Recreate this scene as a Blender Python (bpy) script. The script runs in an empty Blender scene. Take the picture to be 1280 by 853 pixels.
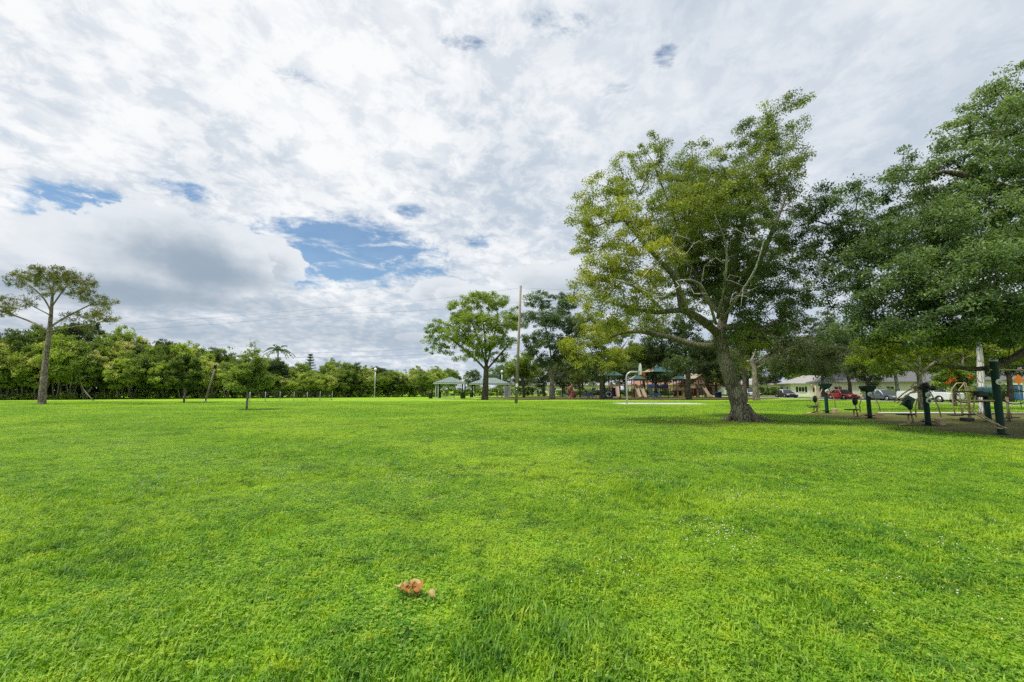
import bpy, bmesh, math, random
import numpy as np
from mathutils import Vector, Matrix

random.seed(7); RNG = np.random.default_rng(7)
sc = bpy.context.scene
COL = sc.collection
PI = math.pi
R = math.radians

# ------------------------------------------------------------------ camera
FOC, CX, CY, HOR, EYE = 569.0, 640.0, 426.5, 487.0, 1.5
PITCH = math.atan((HOR - CY) / FOC)
cam_d = bpy.data.cameras.new('camera'); cam = bpy.data.objects.new('camera', cam_d); COL.objects.link(cam)
cam_d.sensor_width = 36.0; cam_d.lens = 36.0 * FOC / 1280.0
cam_d.clip_start = 0.05; cam_d.clip_end = 3000
cam.location = (0, 0, EYE); cam.rotation_euler = (PI / 2 + PITCH, 0, 0)
sc.camera = cam

def ray(px, py):
    xc = (px - CX) / FOC; yc = (CY - py) / FOC
    c, s = math.cos(PITCH), math.sin(PITCH)
    return Vector((xc, c - yc * s, s + yc * c))
def at(px, py, Y):
    d = ray(px, py); return Vector((0, 0, EYE)) + d * (Y / d.y)
def gnd(px, py):
    d = ray(px, py); p = Vector((0, 0, EYE)) + d * (-EYE / d.z); p.z = 0; return p
def azel(px, py):
    d = ray(px, py).normalized(); return math.atan2(d.x, d.y), math.asin(d.z)
def lawn_z(x, y):
    r = np.hypot(x, y - 0.0)
    w = np.clip((16 - r) / 10, 0, 1)
    return w * (0.022 * np.sin(x * 1.3 + 0.7 * y) + 0.018 * np.sin(1.9 * y - 0.8 * x + 1.0) + 0.012 * np.sin(3.7 * x + 2.9 * y))

# ------------------------------------------------------------------ materials
MATS = {}
def new_mat(name):
    m = bpy.data.materials.new(name); m.use_nodes = True
    nt = m.node_tree; nt.nodes.clear()
    out = nt.nodes.new('ShaderNodeOutputMaterial')
    return m, nt, out
def N(nt, t, **kw):
    n = nt.nodes.new(t)
    for k, v in kw.items():
        if k in n.inputs: n.inputs[k].default_value = v
        else: setattr(n, k, v)
    return n
def L(nt, a, b): nt.links.new(a, b)
def math_n(nt, op, a, b=None, c=None, clamp=False):
    n = nt.nodes.new('ShaderNodeMath'); n.operation = op; n.use_clamp = clamp
    for i, v in enumerate((a, b, c)):
        if v is None: continue
        if isinstance(v, (int, float)): n.inputs[i].default_value = v
        else: nt.links.new(v, n.inputs[i])
    return n.outputs[0]
def mixc(nt, fac, a, b, mode='MIX'):
    n = nt.nodes.new('ShaderNodeMix'); n.data_type = 'RGBA'; n.blend_type = mode
    for i, v in ((0, fac), (6, a), (7, b)):
        if isinstance(v, (int, float)): n.inputs[i].default_value = v
        elif isinstance(v, (tuple, list)): n.inputs[i].default_value = (*v, 1) if len(v) == 3 else v
        else: nt.links.new(v, n.inputs[i])
    return n.outputs[2]
def smooth(nt, v, lo, hi, to0=0.0, to1=1.0):
    n = nt.nodes.new('ShaderNodeMapRange'); n.interpolation_type = 'SMOOTHSTEP'
    nt.links.new(v, n.inputs[0])
    for i, x in enumerate((lo, hi, to0, to1)): n.inputs[i + 1].default_value = x
    return n.outputs[0]
def noise(nt, vec, scale, detail=4, rough=0.55, dist=0.0):
    n = nt.nodes.new('ShaderNodeTexNoise')
    n.inputs['Scale'].default_value = scale; n.inputs['Detail'].default_value = detail
    n.inputs['Roughness'].default_value = rough; n.inputs['Distortion'].default_value = dist
    if vec is not None: nt.links.new(vec, n.inputs['Vector'])
    return n.outputs['Fac']

def plain(name, col, rough=0.6, metal=0.0, var=0.12, nscale=6.0, bump=0.0, spec=0.4, coat=0.0):
    """one colour broken up by dirt-like noise"""
    if name in MATS: return MATS[name]
    m, nt, out = new_mat(name)
    tc = N(nt, 'ShaderNodeTexCoord')
    f = noise(nt, tc.outputs['Object'], nscale, 6, 0.65)
    f2 = noise(nt, tc.outputs['Object'], nscale * 9, 3, 0.6)
    ff = math_n(nt, 'ADD', math_n(nt, 'MULTIPLY', f, 0.7), math_n(nt, 'MULTIPLY', f2, 0.3))
    fac = smooth(nt, ff, 0.3, 0.7)
    c = mixc(nt, fac, tuple(x * (1 - var) for x in col), tuple(min(1, x * (1 + var)) for x in col))
    b = N(nt, 'ShaderNodeBsdfPrincipled'); L(nt, c, b.inputs['Base Color'])
    b.inputs['Metallic'].default_value = metal
    b.inputs['Specular IOR Level'].default_value = spec
    b.inputs['Coat Weight'].default_value = coat
    rr = nt.nodes.new('ShaderNodeMapRange'); L(nt, ff, rr.inputs[0])
    rr.inputs[3].default_value = max(0.02, rough - 0.1); rr.inputs[4].default_value = min(1, rough + 0.1)
    L(nt, rr.outputs[0], b.inputs['Roughness'])
    if bump:
        bp = N(nt, 'ShaderNodeBump'); bp.inputs['Strength'].default_value = bump; bp.inputs['Distance'].default_value = 0.02
        L(nt, f2, bp.inputs['Height']); L(nt, bp.outputs[0], b.inputs['Normal'])
    L(nt, b.outputs[0], out.inputs[0]); MATS[name] = m
    return m

def glass(name, col=(0.02, 0.025, 0.03)):
    if name in MATS: return MATS[name]
    m, nt, out = new_mat(name)
    b = N(nt, 'ShaderNodeBsdfPrincipled'); b.inputs['Base Color'].default_value = (*col, 1)
    b.inputs['Roughness'].default_value = 0.04; b.inputs['Specular IOR Level'].default_value = 0.8
    L(nt, b.outputs[0], out.inputs[0]); MATS[name] = m
    return m

def bark(name, dark, light, moss=None, scale=6.0):
    m, nt, out = new_mat(name)
    tc = N(nt, 'ShaderNodeTexCoord')
    mp = N(nt, 'ShaderNodeMapping'); mp.inputs['Scale'].default_value = (1, 1, 0.22); L(nt, tc.outputs['Object'], mp.inputs[0])
    f = noise(nt, mp.outputs[0], scale * 2.2, 8, 0.7, 0.6)
    v = N(nt, 'ShaderNodeTexVoronoi'); v.feature = 'DISTANCE_TO_EDGE'; v.inputs['Scale'].default_value = scale * 2.6
    L(nt, mp.outputs[0], v.inputs['Vector'])
    crack = smooth(nt, v.outputs['Distance'], 0.0, 0.16)
    h = math_n(nt, 'MULTIPLY', crack, math_n(nt, 'ADD', f, 0.3))
    c = mixc(nt, smooth(nt, h, 0.15, 0.75), dark, light)
    big = noise(nt, tc.outputs['Object'], 1.3, 5, 0.6)
    c = mixc(nt, math_n(nt, 'MULTIPLY', smooth(nt, big, 0.45, 0.68), 0.55), c, tuple(min(1, x * 1.7) for x in light))
    if moss:
        big2 = noise(nt, tc.outputs['Object'], 0.9, 6, 0.65)
        c = mixc(nt, math_n(nt, 'MULTIPLY', smooth(nt, big2, 0.45, 0.65), 0.6), c, moss)
    b = N(nt, 'ShaderNodeBsdfPrincipled'); L(nt, c, b.inputs['Base Color']); b.inputs['Roughness'].default_value = 0.9
    b.inputs['Specular IOR Level'].default_value = 0.15
    bp = N(nt, 'ShaderNodeBump'); bp.inputs['Strength'].default_value = 0.9; bp.inputs['Distance'].default_value = 0.03
    L(nt, h, bp.inputs['Height']); L(nt, bp.outputs[0], b.inputs['Normal'])
    L(nt, b.outputs[0], out.inputs[0])
    return m

def leaf_mat(name, stops, trans=0.45, gloss=0.35):
    """leaf colour from the 'tint' value each leaf carries"""
    m, nt, out = new_mat(name)
    a = N(nt, 'ShaderNodeAttribute'); a.attribute_name = 'tint'
    oi = N(nt, 'ShaderNodeObjectInfo')
    t = math_n(nt, 'ADD', a.outputs['Fac'], math_n(nt, 'MULTIPLY', math_n(nt, 'SUBTRACT', oi.outputs['Random'], 0.5), 0.22))
    cr = N(nt, 'ShaderNodeValToRGB'); L(nt, t, cr.inputs[0])
    el = cr.color_ramp.elements
    while len(el) > 1: el.remove(el[0])
    el[0].position = stops[0][0]; el[0].color = (*stops[0][1], 1)
    for p, c in stops[1:]:
        e = el.new(p); e.color = (*c, 1)
    col = cr.outputs[0]
    b = N(nt, 'ShaderNodeBsdfPrincipled'); L(nt, col, b.inputs['Base Color']); b.inputs['Roughness'].default_value = 0.5
    b.inputs['Specular IOR Level'].default_value = gloss
    tr = N(nt, 'ShaderNodeBsdfTranslucent')
    L(nt, mixc(nt, 1.0, col, (1.25, 1.2, 0.55), 'MULTIPLY'), tr.inputs[0])
    mx = N(nt, 'ShaderNodeMixShader'); mx.inputs[0].default_value = trans
    L(nt, b.outputs[0], mx.inputs[1]); L(nt, tr.outputs[0], mx.inputs[2]); L(nt, mx.outputs[0], out.inputs[0])
    return m

def grass_colour(nt, tint):
    g = N(nt, 'ShaderNodeNewGeometry')
    pos = g.outputs['Position']
    big = noise(nt, pos, 0.16, 5, 0.6, 0.3)
    mid = noise(nt, pos, 0.75, 5, 0.62)
    fine = noise(nt, pos, 3.2, 4, 0.6)
    c = mixc(nt, smooth(nt, mid, 0.38, 0.60), GRASS_A, GRASS_B)
    c = mixc(nt, math_n(nt, 'MULTIPLY', smooth(nt, big, 0.44, 0.60), 0.75), c, GRASS_C)
    c = mixc(nt, math_n(nt, 'MULTIPLY', smooth(nt, fine, 0.52, 0.68), 0.55), c, GRASS_C)
    c = mixc(nt, math_n(nt, 'MULTIPLY', smooth(nt, fine, 0.46, 0.3), 0.4), c, GRASS_D)
    clump = noise(nt, pos, 1.5, 4, 0.6, 0.4)
    c = mixc(nt, math_n(nt, 'MULTIPLY', smooth(nt, clump, 0.55, 0.66), 0.7), c, GRASS_D)
    weed = noise(nt, pos, 5.5, 5, 0.66, 0.6)
    c = mixc(nt, math_n(nt, 'MULTIPLY', smooth(nt, weed, 0.53, 0.64), 0.65), c, (0.43, 0.54, 0.024))
    c = mixc(nt, math_n(nt, 'MULTIPLY', smooth(nt, weed, 0.47, 0.37), 0.7), c, GRASS_D)
    worn = noise(nt, pos, 0.33, 6, 0.68, 0.5)
    c = mixc(nt, math_n(nt, 'MULTIPLY', smooth(nt, worn, 0.58, 0.72), 0.55), c, (0.40, 0.42, 0.075))
    if tint is not None:
        c = mixc(nt, smooth(nt, tint, 0.0, 0.4, 0.5, 0.0), c, GRASS_D)
        c = mixc(nt, smooth(nt, tint, 0.72, 1.0, 0.0, 0.75), c, GRASS_Y)
    return c, fine, mid
GRASS_A = (0.150, 0.330, 0.020); GRASS_B = (0.230, 0.425, 0.022); GRASS_C = (0.390, 0.545, 0.026)
GRASS_D = (0.055, 0.165, 0.020); GRASS_Y = (0.46, 0.58, 0.100)

def make_grass_blade_mat():
    m, nt, out = new_mat('grass_blades')
    a = N(nt, 'ShaderNodeAttribute'); a.attribute_name = 'tint'
    c, _, _ = grass_colour(nt, a.outputs['Fac'])
    b = N(nt, 'ShaderNodeBsdfPrincipled'); L(nt, c, b.inputs['Base Color']); b.inputs['Roughness'].default_value = 0.5
    b.inputs['Specular IOR Level'].default_value = 0.3
    tr = N(nt, 'ShaderNodeBsdfTranslucent'); L(nt, mixc(nt, 1.0, c, (1.15, 1.2, 0.7), 'MULTIPLY'), tr.inputs[0])
    mx = N(nt, 'ShaderNodeMixShader'); mx.inputs[0].default_value = 0.4
    L(nt, b.outputs[0], mx.inputs[1]); L(nt, tr.outputs[0], mx.inputs[2]); L(nt, mx.outputs[0], out.inputs[0])
    return m
def make_lawn_mat():
    m, nt, out = new_mat('lawn_soil_and_turf')
    c, fine, mid = grass_colour(nt, None)
    g = N(nt, 'ShaderNodeNewGeometry')
    speck = noise(nt, g.outputs['Position'], 38, 3, 0.7)
    speck2 = noise(nt, g.outputs['Position'], 9, 4, 0.7)
    c = mixc(nt, smooth(nt, speck, 0.52, 0.36, 0.0, 0.6), c, GRASS_D)
    c = mixc(nt, smooth(nt, speck2, 0.56, 0.74, 0.0, 0.35), c, GRASS_Y)
    b = N(nt, 'ShaderNodeBsdfPrincipled'); L(nt, c, b.inputs['Base Color']); b.inputs['Roughness'].default_value = 0.95
    b.inputs['Specular IOR Level'].default_value = 0.1
    bp = N(nt, 'ShaderNodeBump'); bp.inputs['Strength'].default_value = 0.6; bp.inputs['Distance'].default_value = 0.05
    L(nt, math_n(nt, 'ADD', speck, math_n(nt, 'MULTIPLY', speck2, 1.5)), bp.inputs['Height']); L(nt, bp.outputs[0], b.inputs['Normal'])
    L(nt, b.outputs[0], out.inputs[0])
    return m
def ground_mat(name, a, b_, scale=3.0, c=None):
    m, nt, out = new_mat(name)
    g = N(nt, 'ShaderNodeNewGeometry')
    f = noise(nt, g.outputs['Position'], scale, 7, 0.7); f2 = noise(nt, g.outputs['Position'], scale * 12, 4, 0.7)
    col = mixc(nt, smooth(nt, f, 0.35, 0.65), a, b_)
    col = mixc(nt, smooth(nt, f2, 0.5, 0.7, 0, 0.4), col, c or b_)
    b = N(nt, 'ShaderNodeBsdfPrincipled'); L(nt, col, b.inputs['Base Color']); b.inputs['Roughness'].default_value = 0.9
    b.inputs['Specular IOR Level'].default_value = 0.15
    bp = N(nt, 'ShaderNodeBump'); bp.inputs['Strength'].default_value = 0.5; bp.inputs['Distance'].default_value = 0.02
    L(nt, f2, bp.inputs['Height']); L(nt, bp.outputs[0], b.inputs['Normal']); L(nt, b.outputs[0], out.inputs[0])
    return m

# ------------------------------------------------------------------ mesh helpers
class MB:
    def __init__(s): s.v = []; s.f = []; s.sm = []
    def add(s, v, f, sm=False):
        o = len(s.v); s.v += [tuple(p) for p in v]; s.f += [tuple(i + o for i in q) for q in f]; s.sm += [sm] * len(f); return s
    def box(s, c, d, rz=0.0, m=None, bev=0.0):
        x, y, z = (k / 2 for k in d)
        bm = bmesh.new(); bmesh.ops.create_cube(bm, size=1.0)
        for v in bm.verts: v.co = Vector((v.co.x * d[0], v.co.y * d[1], v.co.z * d[2]))
        if bev > 0: bmesh.ops.bevel(bm, geom=list(bm.edges), offset=min(bev, min(d) * 0.45), segments=2, affect='EDGES', profile=0.5)
        M = Matrix.Translation(c) @ (m if m is not None else Matrix.Rotation(rz, 4, 'Z'))
        bm.verts.index_update()
        s.add([M @ v.co for v in bm.verts], [[v.index for v in f.verts] for f in bm.faces]); bm.free(); return s
    def tube(s, pts, r, n=8, caps=True, sm=True):
        pts = [Vector(p) for p in pts]
        rs = r if isinstance(r, (list, tuple)) else [r] * len(pts)
        vs, fs = [], []; up = None
        for i, p in enumerate(pts):
            t = (pts[min(i + 1, len(pts) - 1)] - pts[max(i - 1, 0)])
            t = t.normalized() if t.length > 1e-9 else Vector((0, 0, 1))
            if up is None: up = t.orthogonal().normalized()
            else:
                up = up - t * up.dot(t); up = up.normalized() if up.length > 1e-6 else t.orthogonal().normalized()
            w = t.cross(up)
            for k in range(n):
                a = 2 * PI * k / n; vs.append(p + (up * math.cos(a) + w * math.sin(a)) * rs[i])
        for i in range(len(pts) - 1):
            for k in range(n):
                a = i * n + k; b = i * n + (k + 1) % n; fs.append((a, b, b + n, a + n))
        s.add(vs, fs, sm)
        if caps:
            o = len(s.v) - len(vs)
            s.f.append(tuple(o + k for k in reversed(range(n)))); s.f.append(tuple(o + (len(pts) - 1) * n + k for k in range(n))); s.sm += [False, False]
        return s
    def lathe(s, prof, c=(0, 0, 0), n=16, m=None):
        vs, fs = [], []
        M = Matrix.Translation(c) @ (m if m is not None else Matrix.Identity(4))
        for r, z in prof:
            for k in range(n):
                a = 2 * PI * k / n; vs.append(M @ Vector((r * math.cos(a), r * math.sin(a), z)))
        for i in range(len(prof) - 1):
            for k in range(n):
                a = i * n + k; b = i * n + (k + 1) % n; fs.append((a, b, b + n, a + n))
        fs.append(tuple(reversed(range(n)))); fs.append(tuple((len(prof) - 1) * n + k for k in range(n)))
        return s.add(vs, fs, True)
    def prism(s, poly, h0, h1, m=None, bev=0.0):
        """polygon in local XY pulled from h0 to h1 along local Z"""
        bm = bmesh.new()
        lo = [bm.verts.new((x, y, h0)) for x, y in poly]; hi = [bm.verts.new((x, y, h1)) for x, y in poly]
        n = len(poly)
        bm.faces.new(list(reversed(lo))); bm.faces.new(hi)
        for i in range(n): bm.faces.new((lo[i], lo[(i + 1) % n], hi[(i + 1) % n], hi[i]))
        bmesh.ops.recalc_face_normals(bm, faces=bm.faces)
        if bev: bmesh.ops.bevel(bm, geom=[e for e in bm.edges], offset=bev, segments=2, affect='EDGES', profile=0.5, clamp_overlap=True)
        bm.verts.index_update()
        M = m if m is not None else Matrix.Identity(4)
        s.add([M @ v.co for v in bm.verts], [[v.index for v in f.verts] for f in bm.faces]); bm.free(); return s
    def slab(s, quad, th, inset=0.0):
        """flat quad with thickness th towards its normal"""
        q = [Vector(p) for p in quad]; c = sum(q, Vector()) / len(q)
        q = [c + (p - c) * (1 - inset) for p in q]
        n = (q[1] - q[0]).cross(q[2] - q[0]).normalized() * th; k = len(q)
        s.add(q + [p + n for p in q], [tuple(reversed(range(k))), tuple(range(k, 2 * k))] + [(i, (i + 1) % k, (i + 1) % k + k, i + k) for i in range(k)])
        return s
    def build(s, name, mat, parent=None, M=None):
        me = bpy.data.meshes.new(name); me.from_pydata(s.v, [], s.f); me.update()
        me.polygons.foreach_set('use_smooth', s.sm)
        me.materials.append(mat)
        o = bpy.data.objects.new(name, me); COL.objects.link(o)
        if parent is not None: o.parent = parent
        if M is not None: o.matrix_local = M
        return o

def tag(o, label=None, cat=None, group=None, kind=None):
    if label: o['label'] = label
    if cat: o['category'] = cat
    if group: o['group'] = group
    if kind: o['kind'] = kind
    return o
def thing(name, label, cat, loc=(0, 0, 0), rz=0.0, group=None):
    o = bpy.data.objects.new(name, None); COL.objects.link(o)
    o.location = loc; o.rotation_euler = (0, 0, rz); o.empty_display_size = 0.2
    return tag(o, label, cat, group)
def dup(root, loc, rz=0.0, scale=None, label=None, group=None):
    c = root.copy(); COL.objects.link(c); c.location = loc; c.rotation_euler = (0, 0, rz)
    if scale is not None: c.scale = scale
    for ch in root.children:
        k = ch.copy(); COL.objects.link(k); k.parent = c
        for g in ch.children:
            d = g.copy(); COL.objects.link(d); d.parent = k
    if label: c['label'] = label
    if group: c['group'] = group
    return c

# ------------------------------------------------------------------ trees
def leaf_mesh(name, cen, tint, size, mat, up=0.35, width=0.5, rng=RNG):
    """many separate leaves: each a folded four-cornered blade with its own direction"""
    n = len(cen)
    d = rng.normal(size=(n, 3)); d[:, 2] -= 0.1; d /= np.linalg.norm(d, axis=1)[:, None]
    nn = rng.normal(size=(n, 3)); nn[:, 2] += up * 3; nn -= d * (nn * d).sum(1)[:, None]; nn /= np.linalg.norm(nn, axis=1)[:, None] + 1e-9
    w = np.cross(nn, d)
    s = (size * rng.uniform(0.65, 1.3, n))[:, None]
    v = np.empty((n, 4, 3))
    v[:, 0] = cen - d * s * 0.5; v[:, 2] = cen + d * s * 0.5
    v[:, 1] = cen + w * s * width * 0.5 + nn * s * 0.12 - d * s * 0.05; v[:, 3] = cen - w * s * width * 0.5 + nn * s * 0.12 - d * s * 0.05
    me = bpy.data.meshes.new(name)
    me.vertices.add(4 * n); me.vertices.foreach_set('co', v.astype(np.float32).ravel())
    me.loops.add(4 * n); me.loops.foreach_set('vertex_index', np.arange(4 * n, dtype=np.int32))
    me.polygons.add(n); me.polygons.foreach_set('loop_start', np.arange(0, 4 * n, 4, dtype=np.int32))
    me.update(calc_edges=True)
    at_ = me.attributes.new('tint', 'FLOAT', 'FACE'); at_.data.foreach_set('value', tint.astype(np.float32))
    me.materials.append(mat)
    return me

class Skel:
    def __init__(s): s.p = []; s.par = []; s.r0 = []
    def line(s, pts, radii, par=-1, step=0.45):
        """a given limb: smooth polyline of points with radii; returns index of its last node"""
        pts = [Vector(p) for p in pts]
        if par >= 0: pts = [Vector(s.p[par])] + pts; radii = [radii[0]] + list(radii)
        first = par < 0
        n = len(pts)
        for i in range(n - 1):
            p0 = pts[max(i - 1, 0)]; p1 = pts[i]; p2 = pts[i + 1]; p3 = pts[min(i + 2, n - 1)]
            k = max(1, int((p2 - p1).length / step))
            for j in range(0 if (first and i == 0) else 1, k + 1):
                t = j / k
                q = 0.5 * ((2 * p1) + (p2 - p0) * t + (2 * p0 - 5 * p1 + 4 * p2 - p3) * t * t + (3 * p1 - p0 - 3 * p2 + p3) * t ** 3)
                s.p.append(tuple(q)); s.par.append(par); s.r0.append(radii[i] * (1 - t) + radii[i + 1] * t); par = len(s.p) - 1
        return par
    def nearest(s, q):
        P = np.array(s.p); return int(np.argmin(np.linalg.norm(P - np.array(q), axis=1)))
    def grow(s, tips, rng, step=0.5, up_pen=0.5, wob=0.12, allow_from=0, sag=0.0):
        """join every tip to the tree, nearest tips first"""
        P = np.array(s.p); T = np.array(tips)
        d0 = np.min(np.linalg.norm(T[:, None] - P[None, allow_from:], axis=2), axis=1)
        ends = []
        for ti in np.argsort(d0):
            t = T[ti]; P = np.array(s.p)
            dv = t - P; dist = np.linalg.norm(dv, axis=1)
            cost = dist + up_pen * np.maximum(0, -dv[:, 2])
            cost[:allow_from] = 1e9
            a = int(np.argmin(cost)); k = max(1, int(dist[a] / step))
            p0 = P[a]; par = a
            bend = rng.normal(size=3) * wob * dist[a]
            for j in range(1, k + 1):
                u = j / k
                q = p0 * (1 - u) + t * u + bend * math.sin(PI * u) + np.array((0, 0, 0.15 * dist[a] * math.sin(PI * u) * (1 - sag)))
                s.p.append(tuple(q)); s.par.append(par); s.r0.append(0.0); par = len(s.p) - 1
            ends.append(par)
        return ends
    def mesh(s, name, mat, parent, rtip=0.012, power=0.46, nmax=10, flare=None):
        n = len(s.p); cnt = np.zeros(n); kids = [[] for _ in range(n)]
        for i in range(n):
            if s.par[i] >= 0: kids[s.par[i]].append(i)
        for i in range(n - 1, -1, -1):
            if not kids[i]: cnt[i] = 1
            if s.par[i] >= 0: cnt[s.par[i]] += cnt[i]
        r = np.maximum(rtip * cnt ** power, np.array(s.r0))
        for i in range(n):
            if s.par[i] >= 0: r[i] = min(r[i], r[s.par[i]])
        mb = MB(); done = set()
        stack = [i for i in range(n) if s.par[i] < 0]
        starts = [(i, None) for i in stack]
        while starts:
            i, base = starts.pop()
            pts, rs = ([], [])
            if base is not None: pts.append(s.p[base]); rs.append(min(r[base] * 0.8, r[i] * 1.25))
            while True:
                pts.append(s.p[i]); rs.append(r[i])
                if not kids[i]: break
                ks = sorted(kids[i], key=lambda k: -r[k] * 10 - cnt[k] * 0.001)
                for k in ks[1:]: starts.append((k, i))
                i = ks[0]
            if len(pts) < 2: continue
            rs[-1] = rs[-1] * 0.5
            mx = max(rs); sides = nmax * 2 if mx > 0.25 else nmax if mx > 0.12 else 6 if mx > 0.04 else 4
            mb.tube(pts, [float(x) for x in rs], sides, caps=True)
        if flare:
            flare(mb)
        return mb.build(name, mat, parent)

def lobe_points(lobes, n, rng, shell=0.45):
    """tips spread through ellipsoids (centre, radii), more of them towards the outside; returns points and lobe index"""
    vol = np.array([(l[1][0] * l[1][1] * l[1][2]) ** 0.72 * (l[2] if len(l) > 2 else 1.0) for l in lobes]); vol /= vol.sum()
    idx = rng.choice(len(lobes), n, p=vol)
    d = rng.normal(size=(n, 3)); d /= np.linalg.norm(d, axis=1)[:, None]
    rad = rng.uniform(0.05, 1, n) ** shell
    c = np.array([lobes[i][0] for i in idx]); rr = np.array([lobes[i][1] for i in idx])
    return c + d * rr * rad[:, None], idx

def spray_leaves(tips, tints, per, radius, rng, flat=0.7, jitter=0.10, trail=None):
    """leaf positions around every tip"""
    n = len(tips); k = rng.poisson(per, n) + 2
    rep = np.repeat(np.arange(n), k); m = len(rep)
    d = rng.normal(size=(m, 3)); d /= np.linalg.norm(d, axis=1)[:, None]
    rad = rng.uniform(0, 1, m) ** 0.5
    sc_ = np.repeat(rng.uniform(0.6, 1.35, n), k)
    off = d * (rad * radius * sc_)[:, None]; off[:, 2] *= flat
    t = np.repeat(tints, k) + rng.normal(size=m) * jitter
    return np.array(tips)[rep] + off, t

def generic_tree(name, label, cat, H, W, rng, trunk_h, trunk_r, n_tips, per, leaf, spray, lmat, bmat, group=None, nl=12, base_frac=0.35,
                 top=1.0, stems=1, lean=0.0, tint=(0.45, 0.12), droop=0.0, aspect=1.0, flat=0.7, shell=0.5, up=0.35):
    """a tree of height H and crown width W at the origin: forked trunk with limbs, crown of leaf sprays in uneven lobes"""
    root = thing(name, label, cat, group=group)
    z0 = H * base_frac; zc = (H + z0) / 2; hz = (H - z0) / 2
    lobes = []
    for i in range(nl):
        u = (i + 0.5) / nl; ph = i * 2.399 + rng.uniform(-0.5, 0.5)
        zz = -1 + 2 * u
        rr = math.sqrt(max(0.0, 1 - abs(zz) ** 2.2)) * 0.66 * (W / 2)
        lr = W * rng.uniform(0.13, 0.24)
        lobes.append(((rr * math.cos(ph) * rng.uniform(0.75, 1.2), rr * math.sin(ph) * rng.uniform(0.75, 1.2) * aspect, zc + zz * hz * 0.78 * top),
                      (lr, lr, lr * rng.uniform(0.5, 0.8)), 1.0))
    sk = Skel()
    if stems == 1:
        b = sk.line([(0, 0, -0.1), (lean * 0.4 + rng.normal() * 0.05, 0, trunk_h * 0.5), (lean, rng.normal() * 0.1, trunk_h)], [trunk_r * 1.25, trunk_r * 0.95, trunk_r * 0.85])
        for k in range(4):
            a = k * PI / 2 + rng.uniform(-0.6, 0.6); q = W * rng.uniform(0.12, 0.24)
            sk.line([(lean + q * 0.5 * math.cos(a), q * 0.5 * math.sin(a), trunk_h + (H - trunk_h) * 0.22), (lean + q * math.cos(a), q * math.sin(a), trunk_h + (H - trunk_h) * rng.uniform(0.4, 0.62))],
                    [trunk_r * 0.4, trunk_r * 0.2], par=b)
    else:
        for k in range(stems):
            a = k * 2 * PI / stems + rng.uniform(-0.6, 0.6); q = W * rng.uniform(0.1, 0.3)
            sk.line([(0.15 * math.cos(a), 0.15 * math.sin(a), -0.1), (q * 0.55 * math.cos(a) + rng.normal() * 0.15, q * 0.55 * math.sin(a), trunk_h * 0.55),
                     (q * math.cos(a), q * math.sin(a), trunk_h * rng.uniform(0.9, 1.4))], [trunk_r, trunk_r * 0.75, trunk_r * 0.5])
    P, idx = lobe_points(lobes, n_tips, rng, shell)
    P[:, 2] = np.maximum(P[:, 2], z0 * 0.7)
    base_nodes = len(sk.p)
    first = max(0, int(base_nodes * 0.3)) if stems == 1 else 0
    sk.grow(P, rng, step=H * 0.06, allow_from=first)
    sk.mesh('trunk', bmat, root, rtip=0.012)
    lt = rng.normal(size=nl) * tint[1] + tint[0]
    tt = lt[idx] + rng.normal(size=n_tips) * 0.08
    c, t = spray_leaves(P, tt, per, spray, rng, flat=flat)
    if droop: c[:, 2] -= rng.uniform(0, 1, len(c)) ** 2 * droop
    c[:, 2] = np.maximum(c[:, 2], 0.15)
    o = bpy.data.objects.new('crown', leaf_mesh('crown', c, t, leaf, lmat, rng=rng, up=up)); COL.objects.link(o); o.parent = root
    return root

M_bark_oak = bark('oak_bark', (0.060, 0.053, 0.040), (0.215, 0.195, 0.155), (0.11, 0.11, 0.05), 5.0)
M_bark_dark = bark('dark_bark', (0.035, 0.028, 0.022), (0.115, 0.098, 0.078), None, 5.0)
M_bark_grey = bark('grey_bark', (0.09, 0.075, 0.06), (0.27, 0.235, 0.195), None, 4.0)
M_bark_pine = bark('pine_bark', (0.075, 0.055, 0.045), (0.26, 0.215, 0.18), None, 4.0)
M_bark_dead = bark('dead_wood', (0.15, 0.14, 0.125), (0.36, 0.34, 0.31), None, 7.0)
M_bark_white = bark('pale_bark', (0.22, 0.215, 0.20), (0.58, 0.57, 0.54), None, 3.0)

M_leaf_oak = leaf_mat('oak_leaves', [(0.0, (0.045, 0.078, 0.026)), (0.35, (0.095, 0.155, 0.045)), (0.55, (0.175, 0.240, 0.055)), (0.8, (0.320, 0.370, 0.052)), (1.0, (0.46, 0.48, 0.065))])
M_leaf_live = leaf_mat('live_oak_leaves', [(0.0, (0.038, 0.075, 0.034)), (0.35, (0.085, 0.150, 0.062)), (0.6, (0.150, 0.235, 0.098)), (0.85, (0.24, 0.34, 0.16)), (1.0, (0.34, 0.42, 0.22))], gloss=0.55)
M_leaf_wood = leaf_mat('woodland_leaves', [(0.0, (0.075, 0.115, 0.035)), (0.3, (0.170, 0.260, 0.060)), (0.55, (0.290, 0.400, 0.078)), (0.8, (0.400, 0.510, 0.095)), (1.0, (0.50, 0.51, 0.25))], trans=.5)
M_leaf_dark = leaf_mat('dark_leaves', [(0.0, (0.032, 0.055, 0.024)), (0.4, (0.078, 0.125, 0.050)), (0.7, (0.135, 0.190, 0.070)), (1.0, (0.22, 0.26, 0.09))])
M_leaf_lime = leaf_mat('lime_leaves', [(0.0, (0.062, 0.112, 0.013)), (0.4, (0.144, 0.206, 0.019)), (0.7, (0.219, 0.288, 0.022)), (1.0, (0.325, 0.375, 0.037))])
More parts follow.
